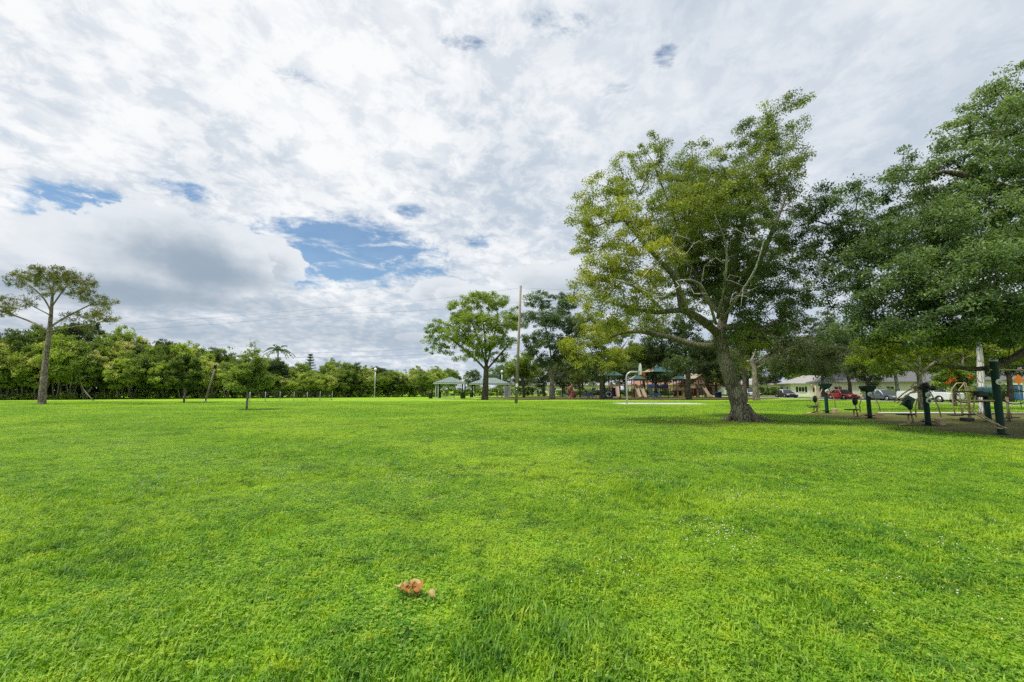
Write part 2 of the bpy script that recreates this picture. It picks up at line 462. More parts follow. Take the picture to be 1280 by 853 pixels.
M_leaf_bright = leaf_mat('bright_leaves', [(0.0, (0.060, 0.105, 0.026)), (0.4, (0.145, 0.225, 0.042)), (0.7, (0.245, 0.350, 0.055)), (1.0, (0.38, 0.43, 0.11))])
M_leaf_pine = leaf_mat('pine_needles', [(0.0, (0.053, 0.083, 0.022)), (0.4, (0.112, 0.143, 0.036)), (0.7, (0.203, 0.210, 0.042)), (1.0, (0.300, 0.285, 0.060))])
M_leaf_palm = leaf_mat('palm_leaves', [(0.0, (0.035, 0.079, 0.026)), (1.0, (0.140, 0.228, 0.061))])
M_flower_orange = leaf_mat('orange_blossom', [(0.0, (0.42, 0.06, 0.008)), (0.6, (0.60, 0.12, 0.012)), (1.0, (0.66, 0.24, 0.03))])

# ---- the oak in the middle of the picture
def big_oak():
    rng = np.random.default_rng(11); Y = 21.3
    base = gnd(930, 527)
    root = thing('oak_tree', 'tall leaning oak with thick mossy trunk standing alone on the lawn', 'tree', base)
    A = lambda px, py, dy=0.0: at(px, py, Y + dy) - base
    sk = Skel()
    t0 = sk.line([A(930, 530), A(923, 505), A(913, 473), A(904, 443), A(899, 420)], [0.44, 0.35, 0.31, 0.285, 0.28], step=0.25)
    lead = sk.line([A(905, 395, 0.2), A(914, 350, 0.4), A(924, 295, 0.5), A(944, 230, 0.2), A(968, 165, 0.0)], [0.2, 0.16, 0.12, 0.08, 0.03], par=t0)
    l1 = sk.line([A(880, 402, -0.5), A(852, 388, -1.2), A(822, 391, -1.6), A(785, 385, -2.0)], [0.19, 0.14, 0.10, 0.04], par=t0)
    sk.line([A(845, 350, -1.6), A(828, 330, -2.0), A(798, 296, -2.2), A(768, 262, -2.0)], [0.13, 0.10, 0.07, 0.03], par=sk.nearest(A(852, 388, -1.2)))
    l2 = sk.line([A(872, 432, 0.3), A(830, 420, 0.6), A(785, 415, 0.8), A(745, 430, 0.9)], [0.16, 0.12, 0.08, 0.03], par=sk.nearest(A(901, 432)))
    sk.line([A(882, 370, 1.4), A(862, 318, 2.2), A(838, 260, 2.6), A(815, 200, 2.2)], [0.15, 0.10, 0.06, 0.02], par=sk.nearest(A(903, 400, .2)))
    sk.line([A(930, 408, -0.8), A(950, 412, -1.6), A(975, 400, -2.2)], [0.15, 0.11, 0.05], par=sk.nearest(A(904, 405, .1)))
    sk.line([A(945, 330, -1.2), A(965, 290, -2.0), A(985, 240, -2.2)], [0.13, 0.09, 0.03], par=sk.nearest(A(914, 350, 0.4)))
    sk.line([A(948, 340, 2.0), A(975, 310, 3.0)], [0.12, 0.05], par=sk.nearest(A(914, 350, 0.4)))
    nb = len(sk.p)
    px = Y / FOC
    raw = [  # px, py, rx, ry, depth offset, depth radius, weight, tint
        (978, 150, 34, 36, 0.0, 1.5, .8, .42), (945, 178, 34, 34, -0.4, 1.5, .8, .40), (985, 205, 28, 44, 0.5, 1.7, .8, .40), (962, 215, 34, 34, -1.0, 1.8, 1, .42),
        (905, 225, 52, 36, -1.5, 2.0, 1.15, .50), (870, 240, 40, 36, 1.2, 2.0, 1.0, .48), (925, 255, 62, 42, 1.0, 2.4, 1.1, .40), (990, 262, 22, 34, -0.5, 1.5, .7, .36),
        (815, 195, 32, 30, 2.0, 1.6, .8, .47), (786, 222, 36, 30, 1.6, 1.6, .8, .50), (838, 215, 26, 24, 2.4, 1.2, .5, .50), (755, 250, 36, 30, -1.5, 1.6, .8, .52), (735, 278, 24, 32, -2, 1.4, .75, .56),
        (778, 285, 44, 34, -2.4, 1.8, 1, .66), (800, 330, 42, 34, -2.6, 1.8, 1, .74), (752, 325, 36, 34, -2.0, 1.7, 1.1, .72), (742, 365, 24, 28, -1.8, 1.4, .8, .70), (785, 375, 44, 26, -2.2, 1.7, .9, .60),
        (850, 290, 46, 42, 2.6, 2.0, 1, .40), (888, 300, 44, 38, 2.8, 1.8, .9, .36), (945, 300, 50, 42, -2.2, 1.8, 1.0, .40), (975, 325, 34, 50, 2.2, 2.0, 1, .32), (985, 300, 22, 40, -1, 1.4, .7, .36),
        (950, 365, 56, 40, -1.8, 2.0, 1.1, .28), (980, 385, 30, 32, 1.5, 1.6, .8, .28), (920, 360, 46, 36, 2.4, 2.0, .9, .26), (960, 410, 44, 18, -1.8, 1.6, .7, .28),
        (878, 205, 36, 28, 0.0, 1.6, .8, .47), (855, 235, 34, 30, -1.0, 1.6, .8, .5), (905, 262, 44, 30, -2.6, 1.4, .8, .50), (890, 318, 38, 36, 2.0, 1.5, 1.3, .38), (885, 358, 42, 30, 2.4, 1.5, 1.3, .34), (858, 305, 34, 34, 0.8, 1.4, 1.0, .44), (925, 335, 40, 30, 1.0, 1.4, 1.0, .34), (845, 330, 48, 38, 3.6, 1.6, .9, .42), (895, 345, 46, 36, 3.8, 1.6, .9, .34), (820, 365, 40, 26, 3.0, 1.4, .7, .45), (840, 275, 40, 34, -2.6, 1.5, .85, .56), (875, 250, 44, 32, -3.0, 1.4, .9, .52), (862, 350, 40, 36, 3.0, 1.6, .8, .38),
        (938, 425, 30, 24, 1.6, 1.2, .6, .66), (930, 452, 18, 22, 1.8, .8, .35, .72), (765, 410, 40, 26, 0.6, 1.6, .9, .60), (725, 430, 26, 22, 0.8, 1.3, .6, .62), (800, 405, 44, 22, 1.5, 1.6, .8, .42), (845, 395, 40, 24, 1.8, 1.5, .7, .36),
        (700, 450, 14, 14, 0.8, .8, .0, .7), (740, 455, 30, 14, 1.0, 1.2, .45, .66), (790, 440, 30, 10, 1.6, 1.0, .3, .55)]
    lobes = [(tuple(A(a, b, dy)), (rx * px, rd, ry * px), w) for a, b, rx, ry, dy, rd, w, t in raw]
    P, idx = lobe_points(lobes, 2050, rng, 0.42)
    sk.grow(P, rng, step=0.55, allow_from=int(len(sk.p) * 0.0) + 14)
    def flare(mb):
        for k in range(9):
            a = k * 2 * PI / 9 + rng.uniform(-.2, .2); ln = rng.uniform(0.75, 1.2) * (1.35 if math.cos(a) > 0.2 else 1.0)
            mb.tube([(0.22 * math.cos(a) - 0.1, 0.22 * math.sin(a), 0.75), (0.40 * math.cos(a) - 0.03, 0.40 * math.sin(a), 0.30), (0.40 * ln * 1.5 * math.cos(a), 0.4 * ln * 1.5 * math.sin(a), 0.07), (ln * math.cos(a + .1), ln * math.sin(a + .1), -0.06)],
                    [0.16, 0.2, 0.13, 0.04], 8)
    tr = sk.mesh('trunk', M_bark_oak, root, rtip=0.011, power=0.45, nmax=12, flare=flare)
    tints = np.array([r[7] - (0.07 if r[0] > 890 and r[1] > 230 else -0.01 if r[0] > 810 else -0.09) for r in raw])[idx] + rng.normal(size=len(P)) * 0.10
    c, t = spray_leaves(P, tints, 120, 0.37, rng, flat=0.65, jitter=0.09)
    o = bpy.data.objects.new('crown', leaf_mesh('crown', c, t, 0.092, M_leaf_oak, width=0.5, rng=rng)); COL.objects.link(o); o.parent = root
    # bare grey twigs inside the crown
    dk = Skel()
    for pts in (((897, 398, -0.9), (905, 360, -2.2), (908, 310, -3.4), (893, 268, -4.2)), ((860, 390, -1.2), (846, 345, -3.0), (842, 310, -4.0)), ((902, 400, -0.9), (925, 368, -2.8), (945, 335, -4.0), (955, 300, -4.4)),
                ((830, 390, -1.7), (800, 362, -3.2), (770, 350, -4.2)), ((895, 405, -0.9), (880, 362, -3.0), (862, 350, -4.4), (845, 352, -5.0))):
        dk.line([A(*q) for q in pts], [0.075, 0.055, 0.04, 0.02][:len(pts)])
    T = [tuple(A(rng.uniform(795, 955), rng.uniform(285, 390), -4.2 + rng.normal() * 0.6)) for _ in range(64)]
    dk.grow(T, rng, step=0.3, wob=0.22)
    dk.mesh('dead_branches', M_bark_dead, root, rtip=0.014, power=0.40)
    return root
big_oak()

# ---- the huge live oak reaching in from the right
def right_oak():
    rng = np.random.default_rng(23); Y = 17.5
    base = gnd(1372, 536)
    root = thing('live_oak_tree', 'huge dark green live oak whose crown fills the upper right corner', 'tree', base)
    A = lambda px, py, dy=0.0: at(px, py, Y + dy) - base
    sk = Skel()
    t0 = sk.line([A(1372, 540), A(1368, 490), A(1360, 440)], [0.62, 0.5, 0.48], step=0.3)
    sk.line([A(1315, 420, -0.6), A(1280, 440, -1.2), A(1250, 456, -1.6), A(1215, 462, -1.8), A(1168, 455, -1.8)], [0.17, 0.13, 0.10, 0.07, 0.04], par=sk.nearest(A(1364, 462)))
    sk.line([A(1310, 360, 0.6), A(1250, 330, 1.0), A(1180, 320, 1.0), A(1100, 325, 1.2), A(1050, 310, 1.2)], [0.32, 0.25, 0.18, 0.12, 0.04], par=t0)
    sk.line([A(1330, 340, -1), A(1285, 260, -1.6), A(1225, 225, -2), A(1180, 215, -2)], [0.32, 0.24, 0.15, 0.06], par=t0)
    sk.line([A(1350, 330, 1), A(1330, 230, 1.5), A(1290, 140, 1.5)], [0.34, 0.22, 0.08], par=t0)
    sk.line([A(1300, 390, -2), A(1240, 385, -3), A(1170, 395, -3.4)], [0.22, 0.15, 0.06], par=t0)
    sk.line([A(1430, 340, 0), A(1500, 250, 0.5)], [0.3, 0.1], par=t0)
    px = Y / FOC
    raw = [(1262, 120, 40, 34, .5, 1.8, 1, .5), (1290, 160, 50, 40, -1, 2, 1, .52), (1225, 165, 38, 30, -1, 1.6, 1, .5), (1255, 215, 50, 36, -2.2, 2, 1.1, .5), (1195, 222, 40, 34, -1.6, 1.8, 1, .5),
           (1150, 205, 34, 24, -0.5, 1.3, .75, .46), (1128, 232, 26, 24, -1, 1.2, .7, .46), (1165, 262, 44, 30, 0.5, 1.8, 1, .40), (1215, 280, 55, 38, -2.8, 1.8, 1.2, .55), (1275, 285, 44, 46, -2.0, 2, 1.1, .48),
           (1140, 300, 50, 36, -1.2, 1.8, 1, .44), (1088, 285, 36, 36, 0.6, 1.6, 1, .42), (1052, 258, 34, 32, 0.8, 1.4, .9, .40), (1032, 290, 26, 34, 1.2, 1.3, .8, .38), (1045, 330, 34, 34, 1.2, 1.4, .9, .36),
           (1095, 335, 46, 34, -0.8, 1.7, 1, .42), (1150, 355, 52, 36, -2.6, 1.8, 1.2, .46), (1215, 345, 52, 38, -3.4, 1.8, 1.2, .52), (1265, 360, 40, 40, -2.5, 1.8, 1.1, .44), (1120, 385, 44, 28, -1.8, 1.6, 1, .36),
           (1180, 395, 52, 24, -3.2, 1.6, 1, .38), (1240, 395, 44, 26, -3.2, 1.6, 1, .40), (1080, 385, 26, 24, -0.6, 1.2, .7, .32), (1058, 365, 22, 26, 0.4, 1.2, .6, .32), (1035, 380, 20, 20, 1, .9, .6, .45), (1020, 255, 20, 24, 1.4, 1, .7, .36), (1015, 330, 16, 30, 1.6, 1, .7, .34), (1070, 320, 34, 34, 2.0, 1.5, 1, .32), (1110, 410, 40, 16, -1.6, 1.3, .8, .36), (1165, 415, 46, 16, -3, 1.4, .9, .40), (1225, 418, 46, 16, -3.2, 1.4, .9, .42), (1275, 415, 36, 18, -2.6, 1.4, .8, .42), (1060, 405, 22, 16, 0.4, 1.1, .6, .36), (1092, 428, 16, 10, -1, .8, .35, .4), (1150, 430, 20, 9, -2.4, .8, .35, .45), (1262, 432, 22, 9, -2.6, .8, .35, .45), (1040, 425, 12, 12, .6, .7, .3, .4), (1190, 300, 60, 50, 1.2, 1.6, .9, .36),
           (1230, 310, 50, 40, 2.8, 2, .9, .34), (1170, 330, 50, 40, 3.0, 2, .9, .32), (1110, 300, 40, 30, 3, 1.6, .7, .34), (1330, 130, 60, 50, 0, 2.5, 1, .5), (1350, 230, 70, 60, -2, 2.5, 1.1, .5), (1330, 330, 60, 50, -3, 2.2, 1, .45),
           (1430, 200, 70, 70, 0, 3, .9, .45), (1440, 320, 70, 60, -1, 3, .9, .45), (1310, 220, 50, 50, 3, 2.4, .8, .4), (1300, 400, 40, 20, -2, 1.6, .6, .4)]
    lobes = [(tuple(A(a, b, dy)), (rx * px, rd, ry * px), w) for a, b, rx, ry, dy, rd, w, t in raw]
    P, idx = lobe_points(lobes, 2150, rng, 0.33)
    sk.grow(P, rng, step=0.55, allow_from=8)
    sk.mesh('trunk', M_bark_dark, root, rtip=0.011, power=0.45, nmax=12)
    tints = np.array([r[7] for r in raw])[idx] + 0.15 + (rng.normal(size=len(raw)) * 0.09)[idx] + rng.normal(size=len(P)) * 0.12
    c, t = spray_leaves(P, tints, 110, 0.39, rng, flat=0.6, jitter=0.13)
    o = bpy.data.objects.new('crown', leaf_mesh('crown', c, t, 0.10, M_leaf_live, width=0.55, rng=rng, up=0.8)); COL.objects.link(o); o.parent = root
right_oak()

# ---- the pine at the left
def pine():
    rng = np.random.default_rng(5); Y = 45.0
    base = gnd(52, 506); Y = base.y
    root = thing('pine_tree', 'tall flat topped pine with a bare leaning trunk', 'tree', base)
    A = lambda px, py, dy=0.0: at(px, py, Y + dy) - base
    sk = Skel()
    sk.line([A(52, 508), A(56, 460), A(61, 420), A(64, 390), A(66, 362), A(68, 345)], [0.34, 0.25, 0.20, 0.15, 0.09, 0.04], step=0.4)
    for (s, pts, r) in (((62, 412), [(40, 403), (10, 392), (-20, 383)], .16), ((63, 408), [(80, 398), (105, 385), (128, 374)], .15), ((65, 392), [(52, 370), (25, 348), (8, 342)], .12), ((66, 384), [(80, 362), (92, 350), (110, 352)], .11),
                        ((62, 415), [(85, 410), (120, 404), (140, 398)], .11), ((64, 395), [(45, 385), (22, 374), (5, 372)], .09), ((66, 375), [(60, 352), (50, 340)], .08), ((67, 370), [(78, 350), (84, 342)], .08)):
        dy = rng.uniform(-2.2, 2.2)
        sk.line([A(a, b, dy * (i + 1) / 3) for i, (a, b) in enumerate(pts)], [r * .6, r * .42, r * .2][:len(pts)] if len(pts) == 3 else [r * .6, r * .25], par=sk.nearest(A(*s)))
    raw = [(68, 343, 24, 12, 0, 2, 1, .5), (40, 343, 22, 12, -1, 1.8, .9, .5), (96, 350, 20, 12, 1, 1.8, .9, .52), (15, 352, 16, 11, 1, 1.6, .7, .42), (105, 366, 18, 11, -1, 1.6, .7, .45), (125, 377, 20, 9, 1, 1.8, .9, .45), (128, 394, 22, 9, -1, 1.8, .9, .62),
           (22, 380, 22, 11, 1, 1.8, .7, .45), (-8, 384, 24, 14, -1, 1.8, 1, .5), (95, 398, 20, 9, 1.5, 1.8, .45, .4), (48, 364, 22, 10, 2.2, 1.6, .6, .42), (84, 366, 22, 10, -2.2, 1.6, .6, .42), (-35, 375, 20, 12, 0, 1.8, .8, .5), (55, 352, 34, 10, 3, 1.6, .6, .5), (110, 408, 18, 6, 0, 1.5, .35, .4)]
    px = Y / FOC
    P, idx = lobe_points([(tuple(A(a, b, dy)), (rx * px, rd, ry * px), w) for a, b, rx, ry, dy, rd, w, t in raw], 430, rng, 0.5)
    sk.grow(P, rng, step=0.7, allow_from=18)
    sk.mesh('trunk', M_bark_pine, root, rtip=0.014, power=0.40, nmax=10)
    tt = np.array([r[7] for r in raw])[idx] + rng.normal(size=len(P)) * 0.12
    c, t = spray_leaves(P, tt, 46, 0.36, rng, flat=0.9)
    o = bpy.data.objects.new('crown', leaf_mesh('crown', c, t, 0.24, M_leaf_pine, width=0.2, rng=rng, up=0.1)); COL.objects.link(o); o.parent = root
pine()

# ---- small young trees on the left lawn
rs = np.random.default_rng(31)
t = generic_tree('young_tree', 'small dense round young tree before the wood, left of the leaning lamp', 'tree', 5.4, 3.6, rs, 1.3, 0.10, 170, 60, 0.22, 0.36, M_leaf_bright, M_bark_grey, base_frac=0.24, nl=10, tint=(0.3, 0.08))
t.location = gnd(230, 504)
def sapling():
    rng = np.random.default_rng(33); base = gnd(308, 513)
    root = thing('young_tree', 'young tree with a pale slim trunk and sparse twiggy top on the open lawn', 'tree', base)
    sk = Skel(); H = 4.9
    b = sk.line([(0, 0, -0.1), (0.03, 0, 0.9), (0.0, 0, 1.7)], [0.085, 0.07, 0.06])
    sk.line([(0.05, 0, 2.6), (0.2, 0.1, 3.6), (0.35, 0, 4.7)], [0.07, 0.05, 0.015], par=b)
    lob = [((-0.9, 0, 2.3), (0.8, 0.7, 0.7), 1), ((0.8, 0.2, 2.2), (0.8, 0.7, 0.6), 1), ((0.1, -0.5, 2.8), (0.8, 0.7, 0.6), 1), ((-0.3, 0.5, 3.1), (0.7, 0.7, 0.5), .8), ((0.6, 0, 3.1), (0.6, 0.6, 0.5), .7), ((-0.9, -0.1, 2.0), (0.5, 0.5, 0.4), .7), ((0.1, 0, 3.9), (0.8, 0.6, 0.6), .35)]
    P, idx = lobe_points(lob + [((-0.3, -0.3, 1.75), (0.9, 0.8, 0.4), .8), ((0.5, 0.2, 1.8), (0.7, 0.7, 0.4), .6)], 260, rng, 0.5)
    bare = np.stack([rng.normal(0.15, 0.55, 40), rng.normal(0, .45, 40), rng.uniform(3.6, 5.1, 40)], 1)
    sk.grow(np.concatenate([P, bare]), rng, step=0.3, allow_from=5)
    sk.mesh('trunk', M_bark_dead, root, rtip=0.007, power=0.40)
    c, t_ = spray_leaves(P, 0.40 + rng.normal(size=len(P)) * 0.1, 75, 0.34, rng)
    c2, t2 = spray_leaves(bare, 0.3 + rng.normal(size=40) * 0.1, 3, 0.2, rng)
    o = bpy.data.objects.new('crown', leaf_mesh('crown', np.concatenate([c, c2]), np.concatenate([t_, t2]), 0.15, M_leaf_wood, rng=rng)); COL.objects.link(o); o.parent = root
sapling()

# ---- the wood along the left edge: individual trees of five kinds
WOODL = 'leafy tree in the dense green wood along the left edge of the lawn'
WG = 'trees of the wood along the left edge'
rw = np.random.default_rng(41)
wood_protos = []
for k, (H, W, st, th, ti, lm, bf) in enumerate(((7.0, 6.0, 5, 2.6, .55, M_leaf_wood, .30), (6.2, 5.4, 4, 2.2, .72, M_leaf_wood, .22), (7.5, 5.6, 4, 3.0, .36, M_leaf_wood, .34), (5.6, 5.6, 6, 1.9, .46, M_leaf_bright, .16), (7.2, 5.0, 3, 3.0, .25, M_leaf_dark, .32), (6.4, 5.6, 5, 2.4, .9, M_leaf_wood, .28))):
    wood_protos.append(generic_tree('woodland_tree', WOODL, 'tree', H, W, rw, th, 0.10, 280, 46, 0.23, 0.44, lm, M_bark_grey, group=WG, stems=st, base_frac=bf, nl=18, tint=(ti, 0.17), shell=0.36))
def wood_line(px):   # front edge of the wood as seen from the camera, running back to the right
    a, b = gnd(-120, 501.5), gnd(548, 496.6); u = (px + 120) / 668.0
    return a, b
fa, fb = gnd(-150, 501.6), gnd(552, 496.4)
used = set()
def wood_top(px):  # height of the tree tops in the picture
    xs = [-150, 0, 60, 110, 140, 190, 230, 270, 300, 340, 380, 430, 480, 520, 560]; ys = [405, 410, 404, 410, 418, 423, 428, 436, 436, 450, 456, 452, 458, 458, 459]
    return float(np.interp(px, xs, ys))
def place_wood(px, back, hf, k):
    u = (px + 150) / 702.0
    # point on the front line seen at this column
    d = ray(px, 487); s = d.x / d.y
    dx, dy = fb.x - fa.x, fb.y - fa.y
    tt = (s * fa.y - fa.x) / (dx - s * dy)
    p = Vector((fa.x + dx * tt, fa.y + dy * tt, 0))
    nrm = Vector((-dy, dx, 0)).normalized()
    if nrm.y < 0: nrm = -nrm
    p = p + nrm * back
    H = at(px, wood_top(px), p.y).z * hf
    pr = wood_protos[k]
    pH = (7.0, 6.2, 7.5, 5.6, 7.2, 6.4)[k]
    sz = H / pH; sx = 0.5 + 0.5 * sz
    rz = random.uniform(0, 6.28)
    if k not in used:
        used.add(k); pr.location = p; pr.rotation_euler[2] = rz; pr.scale = (sx, sx, sz)
    else: dup(pr, p, rz, (sx, sx, sz))
px = -140
while px < 550:
    k = random.choice((0, 1, 1, 2, 3, 3, 5, 0)); place_wood(px + random.uniform(-5, 5), random.uniform(1.0, 2.6), random.uniform(0.55, 0.86), k)
    px += random.uniform(17, 24)
px = -150
while px < 552:
    place_wood(px + random.uniform(-6, 6), random.uniform(4.0, 7.5), random.uniform(0.68, 1.06), random.choice((0, 2, 4, 2, 5, 1))); px += random.uniform(18, 26)
px = -150
while px < 560:
    place_wood(px + random.uniform(-6, 6), random.uniform(9.5, 15), random.uniform(0.75, 1.05), random.choice((2, 4, 4, 0))); px += random.uniform(22, 30)

# low scrub at the wood's foot: nobody could count it
def undergrowth():
    rng = np.random.default_rng(77); n = 2300
    u = rng.uniform(0, 1, n); dx, dy = fb.x - fa.x, fb.y - fa.y
    nx, ny = -dy, dx; l = math.hypot(nx, ny); nx, ny = nx / l, ny / l
    if ny < 0: nx, ny = -nx, -ny
    bk = rng.uniform(0.8, 16, n)
    P = np.stack([fa.x + dx * u + nx * bk, fa.y + dy * u + ny * bk, rng.uniform(0.1, 0.95, n) * np.minimum(2.9, 0.3 + 0.55 * bk)], 1)
    c, t = spray_leaves(P, np.where(bk < 2.6, 0.40, 0.12) + 0.15 * rng.normal(size=n), 42, 0.75, rng)  # tint carries the light: front scrub coloured as lit, scrub behind as shaded
    c[:, 2] = np.abs(c[:, 2]) + 0.02
    o = bpy.data.objects.new('undergrowth', leaf_mesh('undergrowth', c, t, 0.26, M_leaf_wood, rng=rng)); COL.objects.link(o)
    tag(o, 'low dark scrub under the trees of the wood', 'undergrowth', kind='stuff')
undergrowth()

# bare pale leaning trunks showing in front of the wood
def dead_trunk(label, pts, r, seed):
    rng = np.random.default_rng(seed)
    root_p = gnd(*pts[0]); Y = root_p.y
    sk = Skel(); q = [at(a, b, Y + rng.uniform(-.3, .3)) - root_p for a, b in pts]; q[0] = Vector((0, 0, -0.1))
    sk.line(q, [r * (1 - 0.7 * i / (len(q) - 1)) for i in range(len(q))])
    e = Vector(q[-1]); T = [tuple(e + Vector((rng.normal() * 0.8, rng.normal() * .5, rng.uniform(-.2, .9)))) for _ in range(7)]
    sk.grow(T, rng, step=0.4, allow_from=3)
    rt = thing('dead_tree', label, 'tree', root_p); sk.mesh('trunk', M_bark_grey, rt, rtip=0.014)
dead_trunk('thin bare trunk leaning left at the wood edge, right of the pine', [(118, 501), (110, 494), (103, 484), (100, 474)], .08, 2)
# palm and a layered conifer behind the wood
def palm():
    rng = np.random.default_rng(9); p = at(345, 487, 92); p.z = 0
    root = thing('palm_tree', 'palm rising above the wood with drooping dark fronds', 'palm', p); H = at(345, 437, 92).z
    MB().tube([(0, 0, -0.1), (0.1, 0, H * 0.5), (0, 0, H)], [0.2, 0.16, 0.14], 8).build('trunk', M_bark_grey, root)
    cs, ts = [], []
    for k in range(17):
        a = k * 2.399; e = rng.uniform(-0.1, 1.0); ln = rng.uniform(3.0, 3.9)
        for j in range(46):
            u = j / 45; rr = ln * u * math.cos(e) * (1 - 0.15 * u); z = ln * u * math.sin(e) - 1.9 * u * u
            for q in (-1, 1):
                w = q * 0.25 * math.sin(PI * min(1, u + 0.12)); cs.append((rr * math.cos(a) - w * math.sin(a), rr * math.sin(a) + w * math.cos(a), H + z - abs(w) * 0.5)); ts.append(rng.uniform(0, 1))
    o = bpy.data.objects.new('crown', leaf_mesh('crown', np.array(cs), np.array(ts), 0.42, M_leaf_palm, width=0.2, rng=rng)); COL.objects.link(o); o.parent = root
palm()
def conifer():
    rng = np.random.default_rng(19); p = at(386, 487, 105); p.z = 0
    root = thing('conifer_tree', 'narrow dark conifer with layered boughs poking above the wood', 'tree', p); H = at(386, 443, 105).z
    MB().tube([(0, 0, -0.1), (0, 0, H)], [0.22, 0.03], 7).build('trunk', M_bark_dark, root)
    cs = []
    for k in range(9):
        z = H * (0.45 + 0.55 * k / 8.5); r = 2.1 * (1 - 0.85 * k / 8.5)
        for j in range(6):
            a = j * PI / 3 + k; 
            for m in range(40):
                u = rng.uniform(0.05, 1); cs.append((r * u * math.cos(a) + rng.normal() * .12, r * u * math.sin(a) + rng.normal() * .12, z + 0.25 * u + rng.normal() * .09))
    cs = np.array(cs); o = bpy.data.objects.new('crown', leaf_mesh('crown', cs, rng.uniform(0, .6, len(cs)), 0.30, M_leaf_dark, width=0.3, rng=rng)); COL.objects.link(o); o.parent = root
conifer()

# ---- the trees round the shelters and playground
rm = np.random.default_rng(51)
def put(t, px, py, rz=0.0, Y=None):
    p = gnd(px, py) if Y is None else Vector((at(px, 487, Y).x, Y, 0)); t.location = p; t.rotation_euler[2] = rz; return t
def pixel_tree(name, label, cat, base_px, Y, trunk, limbs, raw, n_tips, per, leaf, spray, lmat, bmat, seed, tr=0.3, flat=0.7, droop=0.0, ybase=None, group=None):
    """a tree drawn from its lobes (picture columns and rows turned into metres at its own distance)"""
    rng = np.random.default_rng(seed)
    base = Vector((at(base_px, 487, Y).x, Y, 0))
    root = thing(name, label, cat, base, group=group)
    A = lambda px, py, dy=0.0: at(px, py, Y + dy) - base
    sk = Skel(); q = [Vector((0, 0, -0.1))] + [A(*t) for t in trunk]
    e = sk.line(q, [tr * 1.3] + [tr * (1 - 0.25 * i / max(1, len(trunk) - 1)) for i in range(len(trunk))], step=0.5)
    n0 = len(sk.p)
    for l in limbs:
        s = sk.nearest(A(*l[0])); sk.line([A(*z) for z in l[1:]], [tr * .33 * (1 - 0.75 * i / max(1, len(l) - 2)) for i in range(len(l) - 1)], par=s, step=0.7)
    px = Y / FOC
    P, idx = lobe_points([(tuple(A(a, b, dy)), (rx * px, (rx * px + ry * px) * 0.5, ry * px), w) for a, b, rx, ry, dy, w, t in raw], n_tips, rng, 0.45)
    sk.grow(P, rng, step=0.9, allow_from=max(2, n0 // 2))
    sk.mesh('trunk', bmat, root, rtip=0.014, power=0.43)
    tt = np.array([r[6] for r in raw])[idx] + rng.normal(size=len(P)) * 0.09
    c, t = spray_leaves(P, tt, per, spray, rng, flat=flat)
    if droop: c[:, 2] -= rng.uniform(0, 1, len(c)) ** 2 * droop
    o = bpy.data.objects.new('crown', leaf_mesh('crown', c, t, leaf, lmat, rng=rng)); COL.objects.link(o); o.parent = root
    return root

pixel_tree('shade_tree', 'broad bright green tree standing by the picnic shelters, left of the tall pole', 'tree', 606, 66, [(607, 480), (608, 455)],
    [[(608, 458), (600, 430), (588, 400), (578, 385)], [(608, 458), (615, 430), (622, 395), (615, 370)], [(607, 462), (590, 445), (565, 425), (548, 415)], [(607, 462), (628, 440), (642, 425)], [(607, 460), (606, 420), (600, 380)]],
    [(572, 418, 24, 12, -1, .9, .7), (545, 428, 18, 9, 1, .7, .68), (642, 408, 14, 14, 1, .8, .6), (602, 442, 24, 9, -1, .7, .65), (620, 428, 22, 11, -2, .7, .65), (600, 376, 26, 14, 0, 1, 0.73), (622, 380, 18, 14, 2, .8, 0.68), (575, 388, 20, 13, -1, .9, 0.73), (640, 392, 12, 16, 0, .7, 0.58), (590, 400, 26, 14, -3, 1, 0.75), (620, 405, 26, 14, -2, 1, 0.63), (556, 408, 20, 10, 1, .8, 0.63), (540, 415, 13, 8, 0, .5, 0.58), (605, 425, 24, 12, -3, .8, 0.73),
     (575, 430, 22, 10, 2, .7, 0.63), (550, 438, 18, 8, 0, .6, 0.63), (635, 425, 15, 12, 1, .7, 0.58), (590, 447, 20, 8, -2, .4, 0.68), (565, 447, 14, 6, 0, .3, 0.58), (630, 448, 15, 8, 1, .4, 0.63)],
    620, 66, 0.23, 0.58, M_leaf_bright, M_bark_dark, 61, tr=0.42)
pixel_tree('shade_tree', 'dark green forked tree right behind the tall pole', 'tree', 690, 72, [(690, 482), (690, 470)],
    [[(690, 472), (678, 455), (668, 440), (660, 425)], [(690, 472), (700, 450), (708, 420)], [(690, 472), (688, 440), (680, 400), (675, 380)], [(690, 474), (710, 463), (722, 452)]],
    [(675, 375, 20, 12, 0, .9, .4), (705, 380, 16, 14, 1, .8, .4), (665, 400, 18, 14, 0, .8, .4), (692, 400, 22, 14, -2, 1, .35), (715, 410, 16, 16, 0, .8, .35), (675, 425, 22, 13, -2, 1, .35), (702, 430, 20, 14, 1, .9, .3), (665, 440, 16, 8, 2, .6, .35), (690, 450, 24, 9, 0, .7, .3), (717, 440, 15, 13, 0, .7, .35)],
    560, 64, 0.24, 0.60, M_leaf_live, M_bark_grey, 62, tr=0.40)
pixel_tree('lime_tree', 'low yellow green tree just right of the tall pole foot', 'tree', 655, 84, [(654, 482), (652, 470)], [[(652, 474), (645, 462)], [(652, 474), (662, 460)]],
    [(645, 458, 14, 9, 0, 1, .6), (655, 450, 12, 8, 0, .9, .65), (638, 466, 9, 7, 0, .7, .55), (662, 464, 11, 8, 1, .8, .6), (652, 466, 14, 8, 2, .7, .5)], 130, 55, 0.32, 0.66, M_leaf_bright, M_bark_dark, 63, tr=0.22)
